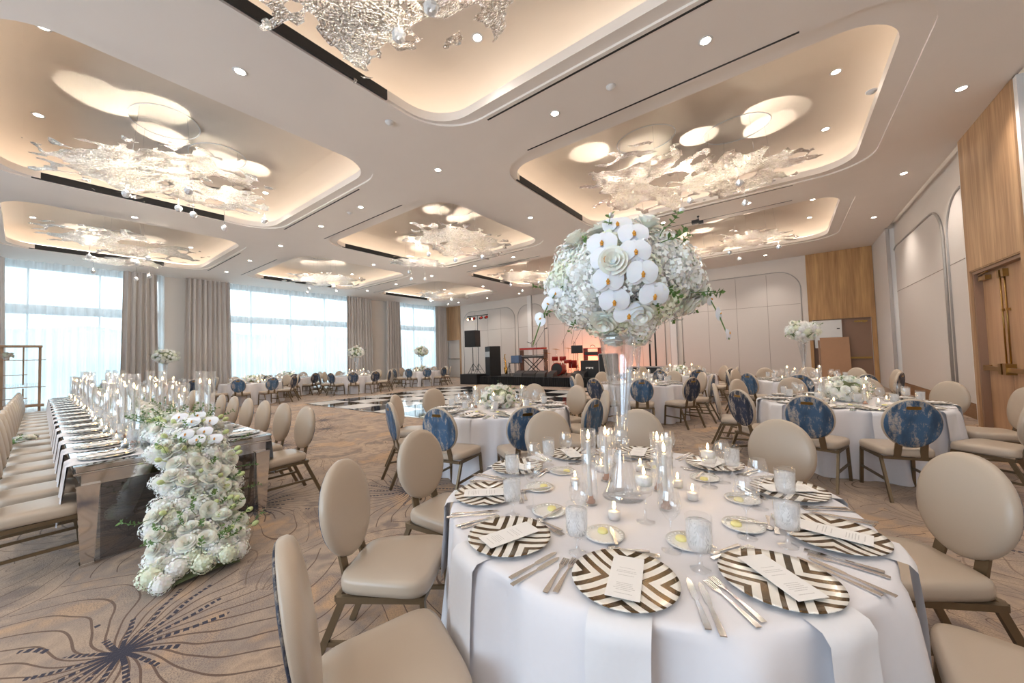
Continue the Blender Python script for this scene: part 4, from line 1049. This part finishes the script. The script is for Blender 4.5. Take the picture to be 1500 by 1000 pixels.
for side, nm in ((1, 'left'), (-1, 'right')):
    sw = f'on the {nm} of the long table'
    fdir = -side   # local y direction towards the table centre
    base_rot = (PI-TH)+(PI if side == 1 else 0)
    def W2(x, yin, z): return L2W(x, side*(TW/2-yin), z)
    for i in range(NS):
        x = .27+PT*i
        cxw = W2(x, -.17, 0); face = atan2(*(Vector(W2(x, 1, 0))-Vector(W2(x, 0, 0))).yx)
        o = place(CHAIR, (cxw[0], cxw[1], 0), face-PI/2); reg(o, 'chair', 'beige oval-back chair', sw, 'chairs '+sw, key=i, start='near')
        def put(spec, dx, yin, z, rot, cat, base, grp):
            p = W2(x+dx*(1 if side == 1 else -1), yin, .7625+z); o = place(spec, p, face-PI/2+rot); reg(o, cat, base, sw, grp+' '+sw, key=i, start='near')
        put(NAPH, 0, 0.0, 0, 0, 'napkin', 'white napkin over the edge', 'napkins')
        put(S('charger_plate', chg), 0, .19, .006, 0, 'plate', 'bronze striped charger plate', 'charger plates')
        put(S('menu_card', cardm), 0, .19, .0215, 0, 'menu card', 'white menu card', 'menu cards')
        put(GOB, .24, .36, .001, 0, 'glass', 'goblet of iced water', 'water goblets')
        if i < 10: put(S('wine_glass', wgm), .12, .40, .001, 0, 'glass', 'empty stemmed wine glass', 'wine glasses')
        if i < 5:
            put(S('fork', fkm), -.215, .15, .001, 0, 'fork', 'silver fork', 'forks'); put(S('knife', kn), .205, .15, .001, 0, 'knife', 'silver knife', 'knives')
# candles lining the runner
TC = {h: cyl_spec(h, ch, r=.045) for h, ch in ((.40, .31), (.52, .41), (.66, .52))}
R_ = random.Random(5)
for i in range(46):
    sd = 1 if i % 2 else -1; x = .55+i*.225; yv = sd*R_.uniform(.235, .29); h = (.40, .52, .66)[R_.randint(0, 2)]
    if i < 2: h = .66
    a, c = TC[h]; p = L2W(x, yv, .7625); n_ = 'left' if sd > 0 else 'right'
    o = place(a, p); reg(o, 'candle holder', 'tall glass candle cylinder', f'{n_} of the flower runner', 'cylinders beside the flower runner '+n_, key=i, start='near')
    o = place(c, (p[0], p[1], p[2]+.005)); reg(o, 'candle', 'lit white taper candle', f'{n_} of the flower runner', 'tapers beside the flower runner '+n_, key=i, start='near')
for i in range(48):
    sd = 1 if i % 2 else -1; x = .42+i*.215; p = L2W(x, sd*R_.uniform(.31, .35), .7625); n_ = 'left' if sd > 0 else 'right'
    o = place(VOT, p); reg(o, 'candle', 'lit votive in glass cup', f'{n_} of the flower runner', 'votives beside the flower runner '+n_, key=i, start='near')
# flower runner along the table
root = link('flower_runner', None, None, L2W(0, 0, .7625), (0, 0, PI-TH)); tag(root, 'long low runner of white flowers along the middle of the mirrored table', 'flower arrangement')
core = MB(); core.grid(lambda u, v: (.5+u*(TL-1.0), -.13*cos(PI*v), .11*sin(PI*v)+.002), 60, 8); link('foliage_core', core.mesh('foliage_core', M['core']), root)
R_ = random.Random(12)
for i in range(98):
    u = .5+(TL-.9)*(i/98)**1.25; p = Vector((u, R_.uniform(-.13, .13), R_.uniform(.08, .15))); kid(HYD[i % 4] if i < 40 else HYDS[0], root, p, Vector((R_.uniform(-.4, .4), p.y*3, 1)).normalized(), R_.random()*6, R_.uniform(.85, 1.1), 'hydrangea')
for i in range(70):
    u = .5+(TL-.9)*(i/70)**1.25; p = Vector((u, R_.uniform(-.15, .15), R_.uniform(.17, .22))); kid(ROSE[i % 3], root, p, Vector((R_.uniform(-.4, .4), p.y*3, 1)).normalized(), R_.random()*6, 1.15, 'rose')
for i in range(50):
    u = .5+(TL-.9)*(i/50)**1.3; p = Vector((u, R_.uniform(-.16, .16), R_.uniform(.15, .2))); kid(SPR[i % 3], root, p, Vector((R_.uniform(-.6, .6), R_.uniform(-.8, .8), .8)).normalized(), 0, .9, 'leaf_sprig')
# the cascade off the near end down to the carpet
root = link('flower_cascade', None, None, (-3.9, .80, 0)); tag(root, 'waterfall of white roses, hydrangeas and orchids spilling from table end to carpet', 'flower arrangement')
path = [Vector(p) for p in ((-5.05, .90, .84), (-4.6, .90, .90), (-4.22, .89, .88), (-4.02, .87, .70), (-3.88, .85, .50), (-3.74, .82, .31), (-3.55, .80, .15), (-3.32, .78, .07))]
O = Vector((-3.9, .80, 0))
def along(t):
    k = min(int(t*(len(path)-1)), len(path)-2); f_ = t*(len(path)-1)-k; a, c = path[k], path[k+1]; p = a.lerp(c, f_)
    tg = (path[min(k+2, len(path)-1)]-path[max(k-1, 0)]).normalized() if f_ > .5 else (c-path[max(k-1, 0)]).normalized(); nn = Vector((-tg.z*-1, 0, tg.x)).normalized() if False else Vector((tg.z*-1, 0, tg.x)); nn = Vector((0, 1, 0)).cross(tg)*1; 
    if nn.z < 0: nn = -nn
    return p, tg, nn.normalized()
WD = lambda t: .20+.08*t
core = MB()
def cf(u, v):
    p, tg, nn = along(min(.999, u)); w = WD(u)*.78; return tuple(p-O+Vector((0, 1, 0))*w*cos(PI*v)*-1+nn*(.05*sin(PI*v)-.09))
core.grid(cf, 40, 10); link('foliage_core', core.mesh('foliage_core', M['core']), root)
R_ = random.Random(77); cnt = 0
for i in range(96):
    t = (i+R_.random())/96; p, tg, nn = along(min(t, .999)); w = WD(t); s_ = ((i*.618) % 1)*2-1; y = s_*w
    d = (nn*1.0+Vector((0, 1, 0))*s_*.75).normalized(); pos = p-O+Vector((0, y, 0))+nn*(.045-.07*abs(s_)**2+R_.uniform(-.02, .025))
    pos.z = max(pos.z, .06); kid(HYD[i % 4], root, pos, d, R_.random()*6, R_.uniform(.72, 1.0), 'hydrangea')
for i in range(84):
    t = (i+R_.random()*1.6)/84*.93; p, tg, nn = along(min(t, .999)); w = WD(t)*.98; s_ = ((i*.618+.37) % 1)*2-1; s_ = max(-1, min(1, s_+R_.uniform(-.28, .28)))
    d = (nn+Vector((0, 1, 0))*s_*.8+Vector((R_.uniform(-.55, .55), R_.uniform(-.6, .6), R_.uniform(-.2, .6)))).normalized(); pos = p-O+Vector((0, s_*w, 0))+nn*(.102-.05*abs(s_)**2+R_.uniform(-.015, .03))
    kid(ROSE[i % 3], root, pos, d, R_.random()*6, R_.choice((.62, .8, .95, 1.1, 1.2)), 'rose')
for i in range(84):
    t = R_.random()*.97; p, tg, nn = along(t); s_ = R_.choice((-1, 1))*R_.uniform(.0, 1.15); d = (nn*.6+Vector((0, 1, 0))*s_+Vector((0, 0, .1))).normalized(); pos = p-O+Vector((0, s_*WD(t), 0))+nn*.10
    pos.z = max(pos.z, .05); kid(SPR[i % 3] if i % 2 else bdm, root, pos, d, R_.random()*6, 1.0 if i % 2 else 1.6, 'leaf_sprig' if i % 2 else 'flower_bud')
for i, (t, s_) in enumerate(((.24, -.3), (.25, .25), (.30, -.05), (.31, .5), (.36, -.3), (.36, .25), (.40, .0), (.41, .5))):
    p, tg, nn = along(t); kid(None, root, p-O+Vector((0, s_*WD(t), 0))+nn*.15, (nn*.6+Vector((.6, -.5, .2))).normalized(), 0, 1.25, spec=ORC)
# bouquet left on a chair seat
root = link('bouquet', None, None, (-8.2, .02, .55)); tag(root, 'small cream bouquet with leaves lying on a left side chair of the long table', 'bouquet')
for i in range(9): 
    a = i*2.4; kid(ROSE[i % 3], root, Vector((.07*cos(a)*(i/9)+.03, .09*sin(a)*(i/9), .03)), Vector((cos(a)*.4, sin(a)*.4, 1)).normalized(), i, 1.2, 'rose')
for i in range(8): a = i*.8; kid(SPR[i % 3], root, Vector((0, -.05, 0)), Vector((cos(a), sin(a)-.4, .35)).normalized(), i, 1.0, 'leaf_sprig')
st = MB(); st.tube([(0, 0, 0), (-.04, -.18, -.03)], .014, 8); link('stems', st.mesh('stems', M['leaf']), root)

# ------------------------------------------------------------------ glass shelving by the window
hx = -16.3; hz = lambda z: 1.5+(z-1.5)*16.3/15; hy0, hy1 = -1.9, .25
root = link('display_shelving', None, None, (hx, -.8, 0)); tag(root, 'open wooden shelving unit with glassware in front of the left window', 'shelf')
def part(name, mb, mat, r=root): 
    me = mb.mesh(name, M[mat]); o = link(name, me, r); o.location = -Vector(r.location); return o
for y in (hy1, hy0+.02, -.36, -.02):
    b = MB(); 
    if y in (-.02,): b.box(hx-.02, hx+.02, y-.015, y+.015, hz(1.12), hz(2.05)); b.box(hx-.02, hx+.02, y-.015, y+.015, hz(.62), hz(1.03))
    else: b.box(hx-.03, hx+.03, y-.025, y+.025, 0, hz(2.07))
    part('post', b, 'hutchwood')
b = MB(); b.box(hx-.17, hx+.17, hy0, hy1+.04, hz(2.04), hz(2.09)); b.box(hx-.17, hx+.17, hy0, hy1+.08, hz(.57), hz(.63)); part('frame_board', b, 'hutchwood')
for z, ye in ((1.72, hy1+.1), (1.36, .05), (1.05, hy1+.1), (.78, .05)):
    b = MB(); b.box(hx-.15, hx+.15, hy0, ye, hz(z), hz(z)+.015); part('shelf', b, 'hutchwood')
b = MB(); b.box(hx-.19, hx-.171, hy0, -.39, hz(.63), hz(2.04)); part('back_panel', b, 'bluepanel')
for z, n, y0, y1 in ((1.05, 8, -.3, .2), (.63, 8, -.3, .2), (1.36, 4, -1.5, -.5), (1.05, 4, -1.5, -.5)):
    for i in range(n):
        o = link('tumbler', vgm, None, (hx+.03*(i % 2), y0+(y1-y0)*i/(n-1), hz(z)+.016), None, (1, 1, 1.6)); reg(o, 'glass', 'clear glass tumbler', f'on the {"upper" if z>1.3 else "middle" if z>1 else "lower"} shelf {"left" if y1 < 0 else "right"} bay', f'tumblers on shelf {z}', key=i)
root2 = link('potted_flowers', None, None, (hx+.02, -.28, hz(1.72)+.016)); tag(root2, 'small cream flowers on the top shelf of the shelving', 'flower arrangement')
for i in range(5): kid(ROSE[i % 3], root2, Vector((.02*i-.04, .05*cos(i*2), .12+.03*sin(i))), Vector((.3, cos(i), 1)).normalized(), i, 1.5, 'rose')
pt = MB(); pt.lathe([(.001, 0), (.04, 0), (.05, .08), (.045, .08), (.001, .06)], 14); link('pot', pt.mesh('pot', M['porcelain']), root2)
root2 = link('potted_flowers', None, None, (hx+.02, -.75, hz(1.72)+.016)); tag(root2, 'white flowers against the blue panel of the shelving', 'flower arrangement')
for i in range(5): kid(ROSE[i % 3], root2, Vector((.02*i-.04, .08*cos(i*2), .12+.03*sin(i))), Vector((.3, cos(i), 1)).normalized(), i, 1.9, 'rose')
link('pot', pt.mesh('pot', M['porcelain']), root2)

# ------------------------------------------------------------------ the band stage
SY = 14.35; SX0, SX1, SZ = -13.0, -5.6, .42
def thing(name, parts, loc, label, cat, rz=0., group=None):
    r = link(name, None, None, loc, (0, 0, rz)); tag(r, label, cat, group)
    for pn, mb, mat in parts: link(pn, mb.mesh(pn, M[mat]), r)
    return r
def bx(*a):
    m = MB()
    for k in a: m.box(*k)
    return m
thing('stage_platform', [('deck', bx((0, SX1-SX0, 0, 3.6, SZ-.05, SZ)), 'black')], (SX0, SY, 0), 'low black stage platform carrying the band gear', 'stage')
sk = MB(); sk.grid(lambda u, v: (SX0-.02+(SX1-SX0+.04)*u, SY-.03+.018*sin(u*420), .005+(SZ-.01)*v), 600, 1); o = link('stage_skirt', sk.mesh('stage_skirt', M['blackcloth'])); tag(o, 'black pleated skirt along the front of the stage', 'stage skirt')
thing('subwoofer', [('cabinet', bx((-.62, .62, -.4, .4, 0, .53)), 'black'), ('grille', bx((-.58, .58, -.412, -.401, .04, .49)), 'cone')], (-13.55, SY+.2, 0), 'wide black subwoofer box at the left front of the stage', 'speaker')
def tripod(h, spread=.35, r=.016):
    m = MB(); m.tube([(0, 0, .15), (0, 0, h)], r, 8)
    for i in range(3):
        a = 2*PI*i/3+.5; m.tube([(0, 0, .55), (spread*cos(a), spread*sin(a), 0)], r*.7, 6); m.tube([(0, 0, .2), (spread*.6*cos(a), spread*.6*sin(a), .22)], r*.5, 5)
    return m
lx, ly = -13.35, SY+.25
r = thing('light_stand', [('tripod', tripod(3.15), 'black'), ('crossbar', bx((-.75, .75, -.02, .02, 3.12, 3.16)), 'black')], (lx, ly+.15, .535), 'tall tripod stand with a T bar of orange stage lights', 'light stand')
for i, x in enumerate((-.62, -.3, .25, .62)):
    m = MB(); m.lathe([(.05, -.10), (.075, 0.0), (.08, .10)], 12, True, Matrix.Rotation(radians(-70), 4, 'X')); o = link('stage_light', m.mesh('stage_light', M['redlac' if i else 'darkplastic']), r, (x, 0, 3.0))
    e = MB(); e.lathe([(.001, -.102), (.048, -.102)], 12, False, Matrix.Rotation(radians(-70), 4, 'X'), False); link('lens', e.mesh('lens', M['orangelamp' if i < 2 else 'darkplastic']), o, (0, 0, 0), None, 1.0)
r = thing('loudspeaker', [('cabinet', bx((-.34, .34, -.25, .25, 0, .88)), 'black'), ('grille', bx((-.31, .31, -.262, -.2505, .03, .85)), 'cone')], (lx-.15, ly-.12, 1.98), 'black loudspeaker raised on the tripod by the light stand', 'speaker', .15)
thing('speaker_stand', [('tripod', tripod(1.42, .42, .02), 'black')], (lx-.15, ly-.12, .535), 'black tripod stand holding the raised loudspeaker', 'speaker stand')
thing('amplifier_stack', [('cabinet', bx((-.36, .36, -.30, .30, 0, 1.55)), 'black'), ('grille', bx((-.33, .33, -.312, -.3005, .05, .95)), 'cone'), ('control_panel', bx((-.33, .33, -.315, -.3005, 1.0, 1.28)), 'groove')], (-12.5, SY+.6, SZ), 'tall black amplifier cabinet with grey control panel', 'amplifier', -.5)
# saxophone on its stand
m = MB(); P = [(0, 0, .25), (.06, 0, .12), (.16, 0, .10), (.20, 0, .22), (.13, 0, .55), (.02, 0, 1.0), (-.06, 0, 1.12), (-.2, 0, 1.06)]
P = [Vector((.05, 0, .42)), Vector((.02, 0, .25)), Vector((.08, 0, .12)), Vector((.18, 0, .14)), Vector((.17, 0, .35)), Vector((.02, 0, .75)), Vector((-.10, 0, 1.02)), Vector((-.02, 0, 1.12)), Vector((.12, 0, 1.08))]
m.tube(P, [.10, .07, .055, .05, .045, .035, .025, .02, .012], 10)
r = thing('saxophone', [('body', m, 'gold')], (-11.75, SY+.7, SZ+.0), 'golden saxophone leaning on a floor stand', 'saxophone', -.6)
m = MB(); 
for i in range(7): m.sphere((.17-.045*i, -.05, .3+.1*i), .022, 8, 5)
link('keys', m.mesh('keys', M['brass']), r)
thing('instrument_stand', [('frame', tripod(.7, .22, .01), 'black')], (-11.6, SY+.78, SZ), 'small black floor stand for the saxophone', 'stand')
# keyboards on an X stand
def xstand(w, h):
    m = MB()
    for y in (-.2, .2): m.bar((-w/2, y, 0), (w/2, y, h), .035, .035); m.bar((w/2, y, 0), (-w/2, y, h), .035, .035)
    for x, z in ((-w/2, 0), (w/2, 0), (-w/2, h), (w/2, h)): m.bar((x, -.25, z+.015), (x, .25, z+.015), .03, .03)
    return m
kx, ky = -10.45, SY+1.4
thing('keyboard_stand', [('frame', xstand(1.0, .85), 'black'), ('upper_arm', bx((-.75, -.72, -.15, .2, 0, 1.30), (.72, .75, -.15, .2, 0, 1.30), (-.75, .75, .16, .2, 1.0, 1.03)), 'darkplastic')], (kx, ky, SZ), 'black X shaped keyboard stand with upper tier', 'stand')
for z, lab in ((.885, 'lower dark keyboard on the X stand'), (1.31, 'upper keyboard with pale top on the X stand')):
    keys = MB()
    for i in range(42): keys.box(-.66+i*.0315, -.66+i*.0315+.029, -.2, -.05, .10, .115)
    thing('keyboard', [('case', bx((-.72, .72, -.2, .17, 0, .10)), 'redlac' if z > 1 else 'darkplastic'), ('keys', keys, 'porcelain')], (kx, ky, SZ+z), lab, 'keyboard')
thing('side_table', [('top', bx((-.32, .32, -.25, .25, .62, .65)), 'black'), ('frame', bx(*[(x, x+.03, y, y+.03, 0, .62) for x in (-.31, .28) for y in (-.24, .21)]), 'black')], (-11.3, SY+1.1, SZ), 'small black side table left of the keyboards', 'table')
thing('instrument_case', [('shell', bx((-.25, .25, -.16, .16, 0, .38)), 'bluepanel')], (-11.3, SY+1.1, SZ+.655), 'slate blue case standing on the side table', 'case')
thing('desk_lamp', [('arm', (lambda m: (m.tube([(0, 0, 0), (-.05, 0, .25), (.12, 0, .36)], .012, 6), m.tube([(.0, 0, .2), (-.3, 0, .30)], .012, 6), m)[-1])(MB()), 'black')], (kx-.1, ky+.05, SZ+1.425), 'black gooseneck lamp on top of the keyboards', 'lamp')
def mic(x, y, h, lab, boom=.45, dirn=1):
    m = MB(); m.tube([(0, 0, .02), (0, 0, h*.72)], .012, 6); m.lathe([(.15, 0), (.15, .02), (.02, .025)], 14, True)
    bm_ = MB(); bm_.tube([(-.12*dirn, 0, h*.64), (boom*dirn, 0, h)], .008, 6)
    mh = MB(); mh.tube([(boom*dirn, 0, h), (boom*dirn+.14*dirn, 0, h+.03)], [.022, .03], 8)
    thing('microphone_stand', [('stand', m, 'black'), ('boom_arm', bm_, 'black'), ('microphone', mh, 'darkplastic')], (x, y, SZ), lab, 'microphone')
mic(-9.9, ky-.5, 2.3, 'boom microphone right of the keyboards', .5)
mic(-9.15, SY+2.3, 2.4, 'tall boom microphone above the drum kit, left', .35)
mic(-8.6, SY+2.3, 2.35, 'boom microphone above the drum kit, middle', .1)
mic(-8.3, SY+1.9, 2.25, 'boom microphone by the music stand', .4)
# drum kit
dx_, dy_ = -8.95, SY+1.4
dk = link('drum_kit', None, None, (dx_, dy_, SZ)); tag(dk, 'red drum kit with dark bass drum and cymbals in the middle of stage', 'drum kit')
RX90 = Matrix.Rotation(PI/2, 4, 'X')
m = MB(); m.lathe([(.30, -.22), (.30, .22)], 28, False, Matrix.Translation((0, 0, .31)) @ RX90); link('bass_drum', m.mesh('bass_drum', M['redlac']), dk)
m = MB(); m.lathe([(.001, .23), (.285, .23)], 28, False, Matrix.Translation((0, 0, .31)) @ RX90, False); link('drum_head', m.mesh('drum_head', M['darkplastic']), dk)
m = MB(); m.lathe([(.30, .19), (.32, .20), (.32, .235), (.285, .24)], 28, False, Matrix.Translation((0, 0, .31)) @ RX90); link('hoop', m.mesh('hoop', M['redlac']), dk)
for x, y, z, r_, h_ in ((-.22, 0, .72, .15, .2), (.22, .0, .72, .16, .2), (.7, .1, .35, .2, .38), (.62, -.25, .6, .18, .16)):
    m = MB(); m.lathe([(.001, z), (r_, z), (r_, z+h_), (r_-.004, z+h_+.004)], 20, False, None, True, x, y); o = link('drum', m.mesh('drum', M['redlac']), dk)
    m2 = MB(); m2.lathe([(.001, z+h_+.003), (r_-.006, z+h_+.003)], 20, False, None, False, x, y); link('drum_head', m2.mesh('drum_head', M['drumskin']), o)
    l = MB(); [l.tube([(x+.9*r_*cos(a), y+.9*r_*sin(a), z), (x+1.1*r_*cos(a), y+1.1*r_*sin(a), 0)], .009, 5) for a in (.5, 2.6, 4.7)]; link('drum_leg', l.mesh('drum_leg', M['steel']), dk)
for x, y, z, r_ in ((-.75, .1, 1.12, .24), (-.35, .35, 1.3, .22), (.35, .35, 1.32, .22), (.95, .2, 1.15, .25), (-.7, -.2, .85, .18)):
    m = MB(); m.lathe([(.001, .02), (.04, .018), (r_, -.015)], 20, False, Matrix.Translation((x, y, z)) @ Matrix.Rotation(.15, 4, 'Y')); link('cymbal', m.mesh('cymbal', M['gold']), dk)
    l = MB(); l.tube([(x, y, 0.02), (x, y, z+.03)], .009, 5); [l.tube([(x, y, .3), (x+.22*cos(a), y+.22*sin(a), 0)], .007, 5) for a in (.3, 2.4, 4.5)]; link('cymbal_stand', l.mesh('cymbal_stand', M['steel']), dk)
# music stand, wedges, racks, cases
m = bx((-.28, .28, -.02, 0, 1.05, 1.42)); m2 = tripod(1.1, .25, .012)
thing('music_stand', [('desk', m, 'black'), ('tripod', m2, 'black')], (-7.75, SY+1.0, SZ), 'black music stand with a solid desk', 'music stand', .1)
def wedge(w, d, h, mat='black'):
    m = MB(); vs = [(-w/2, -d/2, 0), (w/2, -d/2, 0), (w/2, d/2, 0), (-w/2, d/2, 0), (-w/2, -d/2+.04, h*.55), (w/2, -d/2+.04, h*.55), (w/2, d/2, h), (-w/2, d/2, h)]
    m.add(vs, [(0, 3, 2, 1), (4, 5, 6, 7), (0, 1, 5, 4), (1, 2, 6, 5), (2, 3, 7, 6), (3, 0, 4, 7)]); return m
for x, w_, lab, mt in ((-10.6, .5, 'dark stage monitor wedge below the side table', 'darkplastic'), (-9.3, .5, 'stage monitor wedge left of the drums', 'darkplastic'), (-8.75, .35, 'small stage monitor in front of the bass drum', 'darkplastic'), (-7.35, .6, 'grey stage monitor wedge at the right of the drums', 'darkplastic'), (-9.95, .7, 'low black wedge before the keyboards', 'black')):
    thing('stage_monitor', [('cabinet', wedge(w_, .38, .28), mt)], (x, SY+.35, SZ), lab, 'speaker')
thing('guitar_amplifier', [('cabinet', bx((-.42, .42, -.25, .25, 0, .72)), 'black'), ('logo', bx(*[(-.17+.075*i, -.17+.075*i+.05, -.262, -.2505, .36+.02*(i % 2), .44) for i in range(5)]), 'porcelain')], (-6.95, SY+.8, SZ), 'black guitar amplifier with white lettered front', 'amplifier')
thing('effects_rack', [('frame', bx((-.36, -.33, -.2, .2, 0, .55), (.33, .36, -.2, .2, 0, .55), (-.36, .36, -.2, .2, .52, .55), (-.33, .33, -.2, .2, .2, .24)), 'redlac'), ('unit', bx((-.3, .3, -.18, .18, .24, .38)), 'darkplastic')], (-6.95, SY+.95, SZ+.725), 'red framed equipment rack on the guitar amplifier', 'rack')
thing('headphones', [('band', (lambda m: (m.tube([(.12*cos(a), 0, .10*sin(a)+.02) for a in [PI*i/8 for i in range(9)]], .014, 6), m)[-1])(MB()), 'black')], (-6.95, SY+.95, SZ+1.29), 'black headphones lying on the equipment rack', 'headphones')
for x, w_, h_, lab in ((-6.12, .62, 1.0, 'black road case with silver edges at the stage end'), (-4.4, 1.7, .85, 'low wide black road case beyond the stage end')):
    z0 = SZ if x < -5 else 0; e = MB(); D = .3
    for X in (-w_/2, w_/2):
        for Y in (-D, D): e.box(X-.012, X+.012, Y-.012, Y+.012, .06, h_)
    for Z in (.07, h_):
        for Y in (-D, D): e.box(-w_/2, w_/2, Y-.012, Y+.012, Z-.012, Z+.012)
        for X in (-w_/2, w_/2): e.box(X-.012, X+.012, -D, D, Z-.012, Z+.012)
    c = MB(); [c.sphere((X, Y, .03), .03, 8, 6) for X in (-w_/2+.06, w_/2-.06) for Y in (-D+.06, D-.06)]
    thing('road_case', [('shell', bx((-w_/2+.006, w_/2-.006, -D+.006, D-.006, .065, h_-.006)), 'black'), ('corner_edging', e, 'groove'), ('caster', c, 'rubber')], (x, SY+.7, z0), lab, 'case')
thing('pole_stand', [('pole', (lambda m: (m.tube([(-.12, 0, .3), (-.12, 0, 2.45)], .035, 8), m.tube([(.12, 0, .3), (.12, 0, 2.45)], .035, 8), m)[-1])(MB()), 'black'), ('base', bx((-.3, .3, -.25, .25, 0, .3)), 'black')], (-4.6, SY+1.9, 0), 'pair of black vertical poles behind the far tables', 'stand')
l = bpy.data.lights.new('stage_uplight', 'AREA'); l.energy = 170; l.size = .5; l.color = (1, .30, .14); link('stage_uplight', l, None, (-8.2, SY+2.4, SZ+.1), (radians(65), 0, 0))
l = bpy.data.lights.new('stage_par', 'SPOT'); l.energy = 60; l.color = (1, .35, .15); l.spot_size = radians(60); link('stage_par', l, None, (lx+.5, ly, 3.4), (radians(62), 0, radians(-75)))
# leaning tan board by the back-right door
b = MB(); b.box(-.42, .42, -.02, .02, 0, zz(1.79)); o = link('leaning_board', b.mesh('leaning_board', M['tanboard']), None, (Bx(1.42), WY-.35, 0), (radians(-7), 0, 0)); tag(o, 'tan board leaning beside the brown back door', 'board')
b = MB(); b.box(-.06, .0, -.02, .02, 0, zz(1.7)); link('side_edge', b.mesh('side_edge', M['browndoor']), o, (-.425, 0, 0))

finish_labels()
SC.view_settings.view_transform = 'Standard'; SC.view_settings.look = 'None'; SC.view_settings.gamma = 1; SC.view_settings.exposure = 0.80
SC.view_settings.use_curve_mapping = False
cy = SC.cycles; cy.use_denoising = True; cy.max_bounces = 9; cy.diffuse_bounces = 4; cy.glossy_bounces = 4; cy.transmission_bounces = 6; cy.transparent_max_bounces = 28
cy.sample_clamp_indirect = 6; cy.sample_clamp_direct = 0; cy.caustics_reflective = False; cy.caustics_refractive = False; cy.use_light_tree = True; cy.use_adaptive_sampling = True; cy.adaptive_threshold = .025
